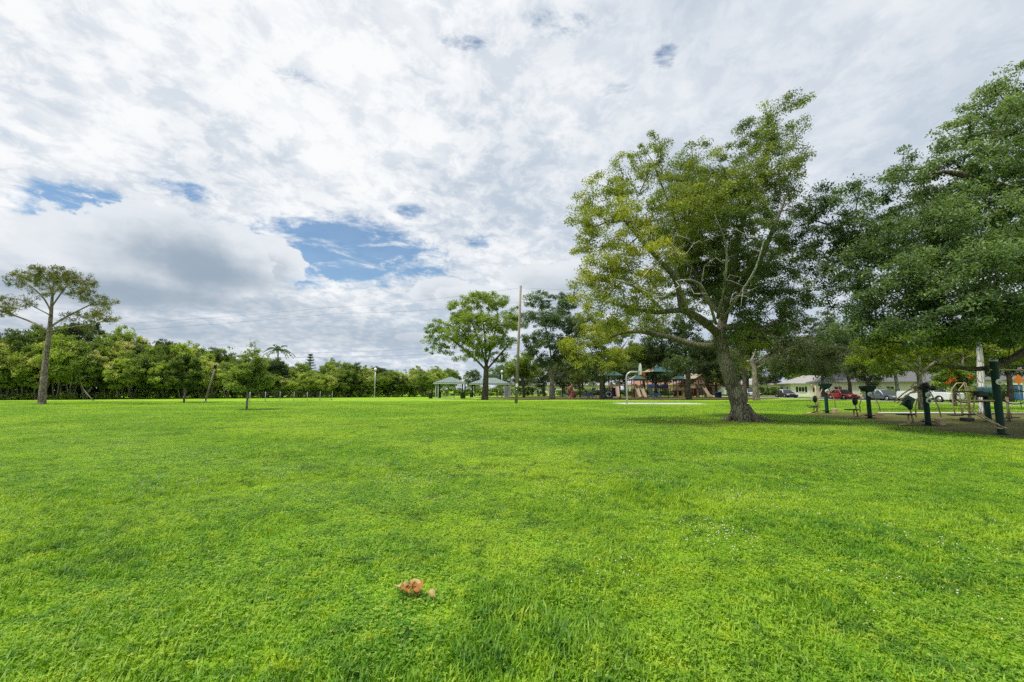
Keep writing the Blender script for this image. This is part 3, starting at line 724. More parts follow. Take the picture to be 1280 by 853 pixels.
pixel_tree('shade_tree', 'wide tree with lime green low boughs behind the playground roofs', 'tree', 752, 70, [(752, 480), (752, 466)],
    [[(752, 468), (735, 445), (722, 430)], [(752, 468), (770, 445), (785, 425)], [(752, 468), (752, 430), (750, 405)]],
    [(735, 405, 22, 18, 0, 1, .55), (718, 435, 18, 11, -2, .9, .75), (745, 425, 24, 14, -2, 1, .5), (770, 415, 24, 16, 0, 1, .45), (735, 450, 22, 12, 0, .8, .45), (768, 445, 22, 12, -3, .9, .7), (790, 440, 20, 14, 0, .9, .5), (715, 458, 12, 8, 1, .5, .4), (755, 462, 20, 6, 2, .4, .4), (725, 470, 12, 7, 3, .3, .35), (795, 462, 14, 8, 0, .4, .5)],
    430, 64, 0.25, 0.64, M_leaf_oak, M_bark_dark, 64, tr=0.30)
pixel_tree('shade_tree', 'dark tree with a thick black trunk on the mulch behind the court', 'tree', 861, 68, [(860, 485), (860, 468), (858, 455)],
    [[(860, 466), (840, 450), (825, 440)], [(860, 466), (880, 448), (895, 440)], [(858, 458), (855, 430), (850, 400)]],
    [(830, 440, 24, 12, 0, 1, .35), (860, 430, 28, 16, -2, 1, .3), (885, 440, 22, 14, 0, 1, .25), (845, 415, 26, 16, 2, 1, .35), (810, 452, 18, 10, 2, .8, .35), (845, 455, 22, 10, -3, .8, .6), (880, 462, 18, 9, 2, .7, .2), (820, 425, 22, 14, 0, .8, .4), (865, 400, 26, 16, 0, .8, .4), (893, 460, 12, 12, 3, .6, .2), (800, 440, 16, 14, 4, .7, .3)],
    340, 58, 0.30, 0.68, M_leaf_dark, M_bark_dark, 65, tr=0.38)
pixel_tree('shade_tree', 'grey green tree with long drooping sprays right of the big oak trunk', 'tree', 945, 62, [(944, 482), (943, 462), (940, 450)],
    [[(943, 464), (965, 450), (990, 445), (1015, 448)], [(943, 464), (925, 445), (910, 435)], [(940, 452), (950, 425), (960, 405)], [(943, 458), (985, 432), (1025, 425)]],
    [(960, 420, 26, 16, 0, 1, .4), (985, 430, 28, 14, -2, 1, .45), (1015, 432, 28, 14, 0, 1, .4), (1040, 440, 20, 14, 1, .9, .4), (970, 450, 22, 8, -3, .7, .45), (1000, 455, 24, 8, -2, .8, .4), (1030, 460, 20, 7, 0, .7, .45), (930, 430, 20, 14, 2, .8, .35), (915, 445, 14, 10, 0, .6, .3), (985, 405, 24, 14, 2, .8, .4), (955, 470, 12, 5, 2, .3, .4), (1045, 470, 12, 6, 2, .4, .4)],
    380, 58, 0.27, 0.66, leaf_mat('greygreen_leaves', [(0.0, (0.045, 0.06, 0.03)), (0.4, (0.10, 0.125, 0.06)), (0.7, (0.16, 0.195, 0.09)), (1.0, (0.24, 0.27, 0.11))]), M_bark_grey, 66, tr=0.36, droop=0.9)
pixel_tree('slender_tree', 'thin dark trunked tree tucked behind the big oak trunk', 'tree', 931, 52, [(930, 470), (926, 440)], [[(926, 445), (935, 420)], [(926, 445), (915, 420)]],
    [(930, 415, 26, 12, 0, 1, .3), (950, 425, 20, 10, 0, .7, .3), (905, 425, 20, 10, 0, .8, .3)], 120, 50, 0.26, 0.6, M_leaf_dark, M_bark_dark, 67, tr=0.2)
pixel_tree('lime_tree', 'yellow green tree with a forked trunk behind the exercise posts', 'tree', 1150, 33, [(1150, 480), (1148, 462)],
    [[(1148, 466), (1125, 450), (1100, 440)], [(1148, 466), (1175, 448), (1205, 440)], [(1148, 466), (1150, 440), (1150, 425)]],
    [(1100, 432, 30, 13, 0, 1, .5), (1135, 430, 30, 14, -1, 1, .6), (1175, 432, 32, 13, 0, 1, .6), (1215, 435, 32, 12, 1, 1, .55), (1255, 437, 28, 12, 0, .9, .5), (1085, 450, 22, 9, 0, .7, .5), (1110, 464, 26, 6, 1, .5, .3), (1180, 466, 26, 5, 2, .4, .3), (1120, 452, 28, 9, 1, .8, .5), (1160, 455, 26, 9, 2, .8, .45), (1200, 455, 30, 8, 1, .8, .4), (1245, 455, 26, 8, 2, .6, .4), (1150, 415, 40, 10, 2, .8, .5), (1220, 418, 40, 10, 2, .8, .5), (1290, 440, 24, 14, 0, .7, .45)],
    420, 62, 0.16, 0.42, M_leaf_lime, M_bark_grey, 68, tr=0.17)
pixel_tree('pale_tree', 'whitish slim trunked tree behind the tallest exercise post', 'tree', 1226, 27, [(1226, 470), (1225, 445), (1223, 425)],
    [[(1225, 430), (1212, 415)], [(1225, 430), (1240, 412)]], [(1225, 408, 30, 12, 0, 1, .45), (1250, 415, 22, 10, 1, .8, .45), (1200, 412, 22, 10, 1, .8, .45)], 120, 70, 0.13, 0.36, M_leaf_live, M_bark_white, 69, tr=0.17)
pixel_tree('flame_tree', 'small tree with bright orange blossom by the street, right of the pickup', 'tree', 1192, 40, [(1193, 486), (1192, 478)], [[(1192, 480), (1182, 472)], [(1192, 480), (1204, 470)]],
    [(1180, 472, 12, 8, 0, 1, .5), (1195, 466, 14, 8, 0, 1, .55), (1210, 475, 12, 9, 0, 1, .4), (1198, 480, 14, 8, 1, .8, .35), (1172, 484, 9, 6, 0, .6, .6)], 130, 50, 0.18, 0.36, M_leaf_bright, M_bark_grey, 70, tr=0.12)
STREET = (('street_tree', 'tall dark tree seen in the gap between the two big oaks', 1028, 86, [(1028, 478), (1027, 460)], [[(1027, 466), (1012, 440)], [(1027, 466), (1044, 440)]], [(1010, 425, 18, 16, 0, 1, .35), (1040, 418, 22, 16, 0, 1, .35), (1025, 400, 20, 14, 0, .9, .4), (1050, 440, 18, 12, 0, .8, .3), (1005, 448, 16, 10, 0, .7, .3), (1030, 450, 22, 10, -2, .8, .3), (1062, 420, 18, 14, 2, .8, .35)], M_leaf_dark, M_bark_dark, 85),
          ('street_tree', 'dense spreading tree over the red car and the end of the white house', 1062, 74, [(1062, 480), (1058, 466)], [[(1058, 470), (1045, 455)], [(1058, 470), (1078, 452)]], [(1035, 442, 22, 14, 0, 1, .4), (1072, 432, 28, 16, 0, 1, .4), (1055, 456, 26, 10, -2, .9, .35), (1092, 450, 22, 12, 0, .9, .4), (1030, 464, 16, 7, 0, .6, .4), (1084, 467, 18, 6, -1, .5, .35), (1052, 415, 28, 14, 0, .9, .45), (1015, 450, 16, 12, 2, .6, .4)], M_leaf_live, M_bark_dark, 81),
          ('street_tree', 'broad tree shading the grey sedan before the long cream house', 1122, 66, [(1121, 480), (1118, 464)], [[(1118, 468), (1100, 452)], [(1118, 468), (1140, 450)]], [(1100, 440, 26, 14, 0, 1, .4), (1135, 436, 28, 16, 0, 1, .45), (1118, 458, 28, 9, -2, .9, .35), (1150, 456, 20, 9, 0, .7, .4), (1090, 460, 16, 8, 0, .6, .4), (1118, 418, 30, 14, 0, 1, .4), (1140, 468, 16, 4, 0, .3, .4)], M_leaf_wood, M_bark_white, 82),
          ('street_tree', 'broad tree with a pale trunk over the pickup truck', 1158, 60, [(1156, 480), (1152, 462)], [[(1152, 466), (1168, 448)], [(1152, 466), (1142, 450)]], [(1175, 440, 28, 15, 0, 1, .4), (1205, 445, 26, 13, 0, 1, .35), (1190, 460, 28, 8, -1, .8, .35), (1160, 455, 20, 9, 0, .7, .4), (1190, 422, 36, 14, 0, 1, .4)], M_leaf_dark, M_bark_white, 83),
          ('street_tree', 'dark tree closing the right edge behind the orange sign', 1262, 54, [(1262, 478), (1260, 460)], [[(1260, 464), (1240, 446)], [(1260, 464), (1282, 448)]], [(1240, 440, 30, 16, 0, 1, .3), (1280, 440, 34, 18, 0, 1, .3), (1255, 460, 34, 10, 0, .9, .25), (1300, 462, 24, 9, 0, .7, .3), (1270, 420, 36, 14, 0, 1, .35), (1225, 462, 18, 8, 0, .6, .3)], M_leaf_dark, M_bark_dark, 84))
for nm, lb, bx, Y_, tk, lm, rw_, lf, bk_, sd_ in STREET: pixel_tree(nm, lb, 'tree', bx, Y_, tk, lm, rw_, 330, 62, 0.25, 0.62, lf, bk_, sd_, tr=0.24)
def blossom():
    rt = [o for o in bpy.data.objects if o.name.startswith('flame_tree')][0]
    rng = np.random.default_rng(4); P = []
    for (a, b, r, n) in ((1187, 466, 3, 5), (1190, 475, 4, 9), (1184, 479, 2, 3), (1212, 471, 4, 4)):
        for _ in range(n): P.append(at(a + rng.normal() * r * .6, b + rng.normal() * r * .45, 39.2 + rng.normal() * 0.4) - rt.location)
    c, t = spray_leaves(np.array(P), np.full(len(P), .5), 9, 0.18, rng, jitter=0.3)
    o = bpy.data.objects.new('blossom', leaf_mesh('blossom', c, t, 0.13, M_flower_orange, rng=rng)); COL.objects.link(o); o.parent = rt
blossom()

# street trees beyond the playground and behind the houses
BG = 'trees behind the playground and houses'
BL = 'leafy tree closing the view behind the houses and playground'
bp_ = []
rb = np.random.default_rng(71)
for H, W, ti, lm in ((11, 10, .4, M_leaf_dark), (12, 11, .35, M_leaf_oak), (10, 9, .5, M_leaf_live), (9, 9, .5, M_leaf_bright)):
    bp_.append((generic_tree('background_tree', BL, 'tree', H, W, rb, H * .3, 0.3, 240, 50, 0.36, 0.85, lm, M_bark_dark, group=BG, base_frac=.26, nl=14, tint=(ti, .12), shell=.4), H))
usedb = set()
def bgtree(px, Y, ytop, k, wid=1.0):
    t, H = bp_[k]; h = at(px, ytop, Y).z; s = h / H; p = Vector((at(px, 487, Y).x, Y, 0)); rz = random.uniform(0, 6.28)
    sx = s * wid
    if k not in usedb: usedb.add(k); t.location = p; t.rotation_euler[2] = rz; t.scale = (sx, sx, s)
    else: dup(t, p, rz, (sx, sx, s))
for a in ((560, 120, 462, 3), (590, 118, 463, 1), (625, 112, 458, 2), (655, 105, 452, 0), (680, 100, 448, 1), (705, 108, 440, 0), (728, 118, 444, 2), (755, 112, 440, 0), (782, 104, 436, 1), (805, 118, 430, 0), (832, 108, 436, 0), (858, 120, 440, 1), (885, 112, 428, 0), (910, 102, 436, 1), (935, 112, 430, 2), (962, 125, 442, 0),
          (990, 135, 438, 2), (1015, 128, 430, 3), (1042, 118, 420, 2), (1068, 108, 418, 1), (1092, 112, 428, 0), (1120, 102, 432, 2), (1150, 98, 430, 0), (1182, 95, 434, 1), (1215, 90, 430, 2), (1250, 85, 432, 0), (1285, 82, 428, 1), (1320, 78, 420, 2), (1360, 74, 420, 0)):
    bgtree(*a)
for a in ((703, 92, 455, 0, .8), (725, 88, 450, 1, .8), (820, 90, 438, 0), (895, 88, 440, 0), (915, 80, 444, 1), (1085, 66, 430, 1, .9), (1040, 118, 440, 2)):
    bgtree(*a)

# ------------------------------------------------------------------ ground
def sheet(name, mat, pts, z, thick=None):
    mb = MB(); mb.add([(x, y, z) for x, y in pts], [tuple(range(len(pts)))]); o = mb.build(name, mat); o['kind'] = 'structure'; return o
def ground():
    def axis(lim, fine):
        a = [0.0]; st = 0.35
        while a[-1] < lim:
            st = 0.35 if a[-1] < fine else st * 1.25; a.append(a[-1] + st)
        return np.array(a)
    pa = axis(900, 14); xs = np.concatenate([-pa[:0:-1], pa]); ys = xs.copy()
    X, Yy = np.meshgrid(xs, ys); Z = lawn_z(X, Yy)
    n, m = X.shape; v = np.stack([X, Yy, Z], 2).reshape(-1, 3)
    i = np.arange(n * m).reshape(n, m); f = np.stack([i[:-1, :-1], i[:-1, 1:], i[1:, 1:], i[1:, :-1]], 2).reshape(-1, 4)
    me = bpy.data.meshes.new('lawn'); me.from_pydata(v.tolist(), [], f.tolist()); me.update()
    me.polygons.foreach_set('use_smooth', [True] * len(f)); me.materials.append(make_lawn_mat())
    o = bpy.data.objects.new('lawn', me); COL.objects.link(o); o['kind'] = 'structure'; o['label'] = 'wide mown green lawn'
ground()
M_mulch = ground_mat('playground_mulch', (0.065, 0.056, 0.022), (0.12, 0.105, 0.04), 1.2, (0.09, 0.13, 0.03))
M_rubber = ground_mat('worn_bark_surface', (0.085, 0.092, 0.022), (0.120, 0.112, 0.032), 0.9, (0.075, 0.125, 0.02))
M_conc = ground_mat('concrete', (0.42, 0.40, 0.35), (0.52, 0.50, 0.44), 1.5)
M_asph = ground_mat('asphalt', (0.045, 0.045, 0.047), (0.062, 0.062, 0.064), 2.0)
M_dirt = ground_mat('bare_soil', (0.045, 0.032, 0.020), (0.09, 0.065, 0.042), 5.0)
def blob(cx, cy, rx, ry, seed, n=48, amp=.14):
    rr = random.Random(seed); ph = [rr.uniform(0, 6.28) for _ in range(4)]
    out = []
    for k in range(n):
        a = 2 * PI * k / n; q = 1 + amp * (math.sin(2 * a + ph[0]) + .7 * math.sin(3 * a + ph[1]) + .5 * math.sin(5 * a + ph[2]) + .5 * math.sin(9 * a + ph[3]))
        out.append((cx + rx * q * math.cos(a), cy + ry * q * math.sin(a)))
    return out
sheet('mulch_ground', M_mulch, blob(20, 84, 24, 21, 3, 80, .05), 0.008)
g = [gnd(990, 518.5), gnd(1060, 524.5), gnd(1120, 532), gnd(1190, 541), gnd(1300, 551), gnd(1420, 556), gnd(1420, 517), gnd(1280, 516.5), gnd(1120, 516.2), gnd(1040, 515.6)]
sheet('exercise_ground', M_rubber, [(p.x, p.y) for p in g], 0.008)
o = sheet('path', M_conc, [(gnd(a, b).x, gnd(a, b).y) for a, b in ((1098, 517.4), (1420, 518.2), (1420, 516.8), (1098, 516.2))], 0.045)
# basketball slab
b0 = gnd(783, 505.6)
cy0 = b0.y
sl = MB().prism([(b0.x - 0.3, cy0 - 0.6), (b0.x + 8.2, cy0 - 0.4), (b0.x + 7.4, cy0 + 3.4), (b0.x - 0.6, cy0 + 3.6)], -0.05, 0.05).build('court_pavement', M_conc); sl['kind'] = 'structure'
# street with kerb, pavement, painted line and driveway
RX0, RX1 = 46.2, 54.5
sheet('road', M_asph, [(RX0, 20), (RX1, 20), (RX1, 420), (RX0, 420)], 0.012)
MB().box((RX0 - 0.1, 220, 0.03), (0.2, 400, 0.16)).build('kerb', M_conc)['kind'] = 'structure'
MB().box((RX1 + 0.1, 220, 0.03), (0.2, 400, 0.16)).build('kerb', M_conc)['kind'] = 'structure'
sheet('pavement', M_conc, [(RX1 + 2.0, 20), (RX1 + 3.5, 20), (RX1 + 3.5, 420), (RX1 + 2.0, 420)], 0.02)
M_paint = plain('road_paint', (0.7, 0.55, 0.1), .7)
mbm = MB()
for k in range(30): mbm.add([(50.3, 30 + 9 * k, .018), (50.42, 30 + 9 * k, .018), (50.42, 33 + 9 * k, .018), (50.3, 33 + 9 * k, .018)], [(0, 1, 2, 3)])
mbm.build('road_markings', M_paint)['kind'] = 'structure'
# bare soil round the oak
od = gnd(930, 527)
def soil_patch():
    pts = blob(od.x + 0.35, od.y, 1.55, 1.05, 8, 40, .12); mb = MB()
    v = [(od.x, od.y, 0.10)] + [(od.x + (x - od.x) * .6, od.y + (y - od.y) * .6, .055) for x, y in pts] + [(x, y, -0.01) for x, y in pts]; n = len(pts)
    f = [(0, 1 + i, 1 + (i + 1) % n) for i in range(n)] + [(1 + i, 1 + n + i, 1 + n + (i + 1) % n, 1 + (i + 1) % n) for i in range(n)]
    mb.add(v, f, True); mb.build('soil_ground', M_dirt)['kind'] = 'structure'
soil_patch()

# ------------------------------------------------------------------ grass: one object of instanced tufts
def blade_patch(name, rad, nb, hgt, wid, rng, mat, broad=0.0, tm=0.5):
    r = rad * np.sqrt(rng.uniform(0, 1, nb)); a = rng.uniform(0, 2 * PI, nb)
    x, y = r * np.cos(a), r * np.sin(a)
    h = hgt * rng.uniform(0.45, 1.25, nb); w = wid * rng.uniform(0.6, 1.3, nb)
    dr = rng.uniform(0, 2 * PI, nb); ln = h * rng.uniform(0.25, 1.0, nb)
    dx, dy = np.cos(dr), np.sin(dr); sx, sy = -dy, dx
    v = np.empty((nb, 5, 3)); 
    for i, (k, s) in enumerate(((0, -1), (0, 1), (0.5, 1), (0.5, -1), (1, 0))):
        ww = w * (1.0 if k == 0 else 0.85) * 0.5 * s
        v[:, i, 0] = x + dx * ln * k ** 1.6 + sx * ww; v[:, i, 1] = y + dy * ln * k ** 1.6 + sy * ww; v[:, i, 2] = h * (k ** 0.8) * (1.0 - 0.12 * k) - 0.004
    t = np.clip(rng.normal(tm, 0.27, nb), 0, 1)
    V = [v.reshape(-1, 3)]; idx = []
    base = np.arange(nb) * 5
    tri = []; loops = np.concatenate([np.stack([base, base + 1, base + 2, base + 3], 1), np.stack([base + 3, base + 2, base + 4, base + 4], 1)], 0)
    faces = [tuple(q) for q in np.stack([base, base + 1, base + 2, base + 3], 1).tolist()] + [tuple(q) for q in np.stack([base + 3, base + 2, base + 4], 1).tolist()]
    tint = np.concatenate([t, t]).tolist(); verts = v.reshape(-1, 3).tolist()
    nbroad = int(nb * broad)
    for _ in range(nbroad):   # clover-like rounded leaflets lying nearly flat
        rr = rad * math.sqrt(rng.uniform(0, 1)); aa = rng.uniform(0, 2 * PI); cx, cy = rr * math.cos(aa), rr * math.sin(aa); cz = hgt * rng.uniform(0.35, 0.9); s = wid * rng.uniform(0.9, 1.7)
        tv = float(np.clip(rng.normal(tm + 0.05, 0.24), 0, 1)); a0 = rng.uniform(0, 6.28)
        for q in range(3):
            a1 = a0 + q * 2.094; ux, uy = math.cos(a1), math.sin(a1); o = len(verts); tz = rng.uniform(-0.2, 0.35)
            verts += [[cx, cy, cz], [cx + s * (ux * .6 - uy * .5), cy + s * (uy * .6 + ux * .5), cz + s * tz * .7], [cx + s * 1.1 * ux, cy + s * 1.1 * uy, cz + s * tz], [cx + s * (ux * .6 + uy * .5), cy + s * (uy * .6 - ux * .5), cz + s * tz * .7]]
            faces.append((o, o + 1, o + 2, o + 3)); tint.append(tv)
    me = bpy.data.meshes.new(name); me.from_pydata(verts, [], faces); me.update()
    at_ = me.attributes.new('tint', 'FLOAT', 'FACE'); at_.data.foreach_set('value', np.array(tint, dtype=np.float32)); me.materials.append(mat)
    return bpy.data.objects.new(name, me)
def grass():
    rng = np.random.default_rng(3); mat = make_grass_blade_mat()
    coll = bpy.data.collections.new('grass_tufts')
    specs = [('tuft_a', .34, 640, .058, .0085, .16, .5), ('tuft_b', .34, 420, .046, .0078, .5, .52), ('tuft_c', .30, 560, .078, .0095, .02, .30), ('tuft_d', .34, 320, .038, .0085, .9, .62),
             ('tuft_e', .75, 1150, .052, .012, .25, .5), ('tuft_f', .75, 750, .042, .012, .8, .68), ('tuft_g', .65, 1100, .072, .013, .02, .30),
             ('tuft_h', 1.5, 1150, .055, .024, .2, .55), ('tuft_i', 1.4, 1150, .075, .025, .05, .36)]
    for n_, rad, nb, h, w, br, tm in specs: coll.objects.link(blade_patch(n_, rad, nb, h, w, rng, mat, br, tm))
    pts, idx, rot, scl = [], [], [], []
    def scatter(y0, y1, st, choose, margin=1.5):
        for j in range(int((y1 - y0) / st) + 1):
            yb = y0 + j * st; hw = 1.18 * yb + margin
            for i in range(int(-hw / st), int(hw / st) + 1):
                xx, yy = i * st + (j % 2) * st * .5 + float(rng.uniform(-.42, .42)) * st, yb + float(rng.uniform(-.42, .42)) * st
                if inside(xx, yy) or any(inside(xx + a_ * st, yy + b_ * st) for a_, b_ in ((.8, 0), (-.8, 0), (0, .8), (0, -.8))): continue
                f = 0.8 * math.sin(xx * 0.8 + 1.3 * math.sin(yy * 0.55)) + 0.8 * math.sin(yy * 0.9 + 0.6 * xx) + 0.6 * math.sin(2.3 * xx - 1.7 * yy + 2 * math.sin(.7 * xx)) + rng.normal() * 0.75
                if abs(xx - lp.x) < .42 and -.62 < yy - lp.y < .3: f = -2.0 + abs(rng.normal()) * .5
                pts.append((xx, yy, float(lawn_z(np.array(xx), np.array(yy))))); idx.append(choose(f)); rot.append(rng.uniform(0, 6.28)); scl.append(rng.uniform(0.8, 1.25))
    poly = [(p.x, p.y) for p in g]; lp = gnd(514, 756)
    def inside(x, y):
        if ((x - od.x - .35) / 1.4) ** 2 + ((y - od.y) / .95) ** 2 < 1: return True
        c = False; j = len(poly) - 1
        for i in range(len(poly)):
            if (poly[i][1] > y) != (poly[j][1] > y) and x < (poly[j][0] - poly[i][0]) * (y - poly[i][1]) / (poly[j][1] - poly[i][1]) + poly[i][0]: c = not c
            j = i
        if c: return True
        return b0.x - 1.2 < x < b0.x + 9 and cy0 - 1.6 < y < cy0 + 4.6
    scatter(0.8, 9.2, .27, lambda f: 2 if f > 1.7 else 0 if f > 0.0 else 1 if f > -1.1 else 3)
    scatter(8.8, 21, .58, lambda f: 6 if f > 1.6 else 4 if f > -0.4 else 5)
    scatter(20, 56, 1.15, lambda f: 8 if f > 1.1 else 7)
    me = bpy.data.meshes.new('grass'); me.from_pydata(pts, [], []); me.update()
    a = me.attributes.new('pick', 'INT', 'POINT'); a.data.foreach_set('value', np.array(idx, dtype=np.int32))
    a = me.attributes.new('turn', 'FLOAT_VECTOR', 'POINT'); rv = np.zeros((len(pts), 3), dtype=np.float32); rv[:, 2] = rot; a.data.foreach_set('vector', rv.ravel())
    a = me.attributes.new('size', 'FLOAT', 'POINT'); a.data.foreach_set('value', np.array(scl, dtype=np.float32))
    me.materials.append(mat)
    o = bpy.data.objects.new('grass', me); COL.objects.link(o); tag(o, 'mown green grass blades and clover covering the lawn', 'grass', kind='stuff')
    ng = bpy.data.node_groups.new('grass_nodes', 'GeometryNodeTree')
    ng.interface.new_socket('Geometry', in_out='INPUT', socket_type='NodeSocketGeometry'); ng.interface.new_socket('Geometry', in_out='OUTPUT', socket_type='NodeSocketGeometry')
    gi = ng.nodes.new('NodeGroupInput'); go = ng.nodes.new('NodeGroupOutput')
    ci = ng.nodes.new('GeometryNodeCollectionInfo'); ci.inputs['Collection'].default_value = coll; ci.inputs['Separate Children'].default_value = True; ci.inputs['Reset Children'].default_value = True
    ip = ng.nodes.new('GeometryNodeInstanceOnPoints'); ip.inputs['Pick Instance'].default_value = True
    def attr(nm, ty):
        n = ng.nodes.new('GeometryNodeInputNamedAttribute'); n.data_type = ty; n.inputs['Name'].default_value = nm
        return [s for s in n.outputs if s.enabled][0]
    ng.links.new(gi.outputs[0], ip.inputs['Points']); ng.links.new(ci.outputs[0], ip.inputs['Instance'])
    ng.links.new(attr('pick', 'INT'), ip.inputs['Instance Index'])
    ng.links.new(attr('turn', 'FLOAT_VECTOR'), ip.inputs['Rotation']); ng.links.new(attr('size', 'FLOAT'), ip.inputs['Scale'])
    ng.links.new(ip.outputs[0], go.inputs[0])
    md = o.modifiers.new('tufts', 'NODES'); md.node_group = ng
    # white clover heads in drifts
    fl = MB(); n = 0
    drift = [(rng.uniform(-1, 1), rng.uniform(3.5, 22), rng.uniform(.4, 1.8)) for _ in range(40)] + [(-.75, 7.0, 1.2), (-.45, 8.0, 1.3), (-.6, 11, 2), (.15, 9, 1.6), (.3, 7, 1.2)] * 3
    oct_f = [(0, 2, 4), (2, 1, 4), (1, 3, 4), (3, 0, 4), (2, 0, 5), (1, 2, 5), (3, 1, 5), (0, 3, 5)]
    V, F = [], []
    for k in range(6500):
        if rng.uniform() < .97:
            d = drift[int(rng.integers(len(drift)))]; y = d[1] + rng.normal() * d[2] * (0.3 + .03 * d[1]); x = d[0] * 1.1 * d[1] + rng.normal() * d[2] * 1.2
            if math.sin(3.1 * x + 1.7 * y) + math.sin(2.3 * y - 1.9 * x) < 0.2: continue
        else: y = math.sqrt(rng.uniform(9, 30 ** 2)); x = rng.uniform(-1.15, 1.15) * y
        if y < 1.5 or inside(x, y): continue
        s = rng.uniform(.005, .009) * (1 + max(0, y - 9) * .03); z = float(lawn_z(np.array(x), np.array(y))) + rng.uniform(.045, .085); o_ = len(V)
        V += [(x - s, y, z), (x + s, y, z), (x, y - s, z), (x, y + s, z), (x, y, z + s * .8), (x, y, z - s * .8)]; F += [tuple(i + o_ for i in f) for f in oct_f]
    fl.add(V, F, True); ob = fl.build('clover_flowers', plain('clover_white', (0.62, 0.62, 0.50), .8)); tag(ob, 'tiny white clover heads scattered in drifts over the lawn', 'flowers', kind='stuff')
grass()

# ---- dead leaves on the lawn
def dead_leaves():
    rng = np.random.default_rng(8)
    mats = [plain('dead_leaf_tan', (0.37, 0.275, 0.10), .7, var=.25, nscale=30), plain('dead_leaf_rust', (0.30, 0.125, 0.022), .7, var=.25, nscale=30)]
    p0 = gnd(514, 756)
    spots = [(-.055, .02, .075, 0), (.0, .03, .06, 0), (.035, .005, .085, 1), (.03, .015, .075, 0), (-.03, -.01, .055, 1), (.0, -.02, .06, 1), (.03, -.02, .05, 1), (-.012, .0, .07, 0), (.12, -.065, .05, 0)]
    lab = ['curled tan dead leaf at the left of the leaf pile on the lawn', 'pale tan dead leaf at the back of the leaf pile', 'large rust brown dead leaf cupped at the right of the leaf pile', 'tan dead leaf standing up in the middle of the leaf pile', 'small rust dead leaf at the front left of the leaf pile', 'rust dead leaf sticking out at the front of the leaf pile', 'small rust dead leaf at the front right of the leaf pile', 'pale folded dead leaf in the centre of the leaf pile', 'small tan dead leaf lying alone beside the leaf pile']
    for (dx, dy, s, m), lb in zip(spots, lab):
        s *= 1.35; dx *= 1.25; dy *= 1.25
        n = 9; mw = 7; V = []; curl = rng.uniform(.3, .8)
        for i in range(n):
            u = i / (n - 1); w = s * .42 * math.sin(PI * min(1, .06 + u * .94)) ** .7 * (1 - .25 * u)
            for j in range(mw):
                q = -1 + 2 * j / (mw - 1); V.append((s * (u - .5), w * q, .02 + curl * s * .5 * q * q * .8 + .25 * s * math.sin(PI * u) + .02 * s * math.sin(9 * u + 4 * q)))
        F = [(i * mw + j, i * mw + j + 1, (i + 1) * mw + j + 1, (i + 1) * mw + j) for i in range(n - 1) for j in range(mw - 1)]
        mb = MB(); mb.add(V, F, True); mb.tube([(-s * .5, 0, .02), (-s * .75, .004, .015)], .0015, 5)
        o = mb.build('dead_leaf', mats[m]); md = o.modifiers.new('thickness', 'SOLIDIFY'); md.thickness = .001
        o.location = (p0.x + dx, p0.y + dy, float(lawn_z(np.array(p0.x + dx), np.array(p0.y + dy))) + .038); o.rotation_euler = (rng.uniform(-.5, .5), rng.uniform(-.5, .5), rng.uniform(0, 6.28))
        tag(o, lb, 'leaf', 'dead leaves on the lawn')
dead_leaves()
# ------------------------------------------------------------------ materials of the built things
M_green = plain('dark_green_paint', (0.004, 0.030, 0.019), .55, var=.2, spec=.2)
M_black = plain('black_plastic', (0.014, 0.016, 0.018), .45, var=.3)
M_tan = plain('tan_paint', (0.46, 0.36, 0.20), .4, var=.12)
M_teal = plain('teal_plastic', (0.022, 0.075, 0.07), .45, var=.15)
M_white = plain('white_paint', (0.72, 0.72, 0.70), .5, var=.06)
M_grey = plain('grey_metal', (0.30, 0.31, 0.32), .4, metal=.5)
M_galv = plain('galvanised_steel', (0.42, 0.44, 0.46), .4, metal=.4)
M_wood_pole = plain('weathered_pole', (0.24, 0.21, 0.165), .85, var=.35, nscale=3, bump=.6)
M_beige = plain('beige_plastic', (0.30, 0.235, 0.155), .45, var=.1)
M_rust = plain('brown_plastic', (0.15, 0.06, 0.035), .5, var=.15)
M_blue = plain('navy_plastic', (0.014, 0.035, 0.13), .35, var=.2)
M_red = plain('faded_red_plastic', (0.20, 0.055, 0.045), .6, var=.2)
M_orange = plain('orange_paint', (0.75, 0.19, 0.02), .5)
M_roofgreen = plain('sage_metal_roof', (0.165, 0.225, 0.205), .5, var=.1, nscale=1.5)
M_fascia = plain('pale_fascia', (0.50, 0.52, 0.49), .5)
M_rubtyre = plain('tyre_rubber', (0.016, 0.016, 0.017), .8)
M_glass = glass('dark_glass'); M_lampglobe = plain('white_globe', (0.82, 0.82, 0.78), .25)
M_chrome = plain('wheel_alloy', (0.5, 0.5, 0.52), .3, metal=.8)
M_lens = plain('headlamp_lens', (0.75, 0.76, 0.78), .1, spec=.8); M_tail = plain('tail_lamp', (0.35, 0.01, 0.01), .2)
M_wallw = plain('white_render', (0.74, 0.69, 0.75), .85, var=.06, nscale=1.5); M_wallc = plain('cream_render', (0.66, 0.58, 0.56), .85, var=.06, nscale=1.5); M_wallp = plain('pink_render', (0.52, 0.36, 0.28), .85, var=.08, nscale=1.5)
M_shingle = plain('grey_shingle', (0.12, 0.12, 0.125), .9, var=.25, nscale=6, bump=.5); M_shinglew = plain('pale_shingle', (0.30, 0.29, 0.28), .9, var=.15, nscale=6, bump=.4); M_tile = plain('terracotta_tile', (0.28, 0.15, 0.10), .85, var=.25, nscale=6, bump=.5)
M_wire = plain('black_wire', (0.03, 0.03, 0.035), .6)

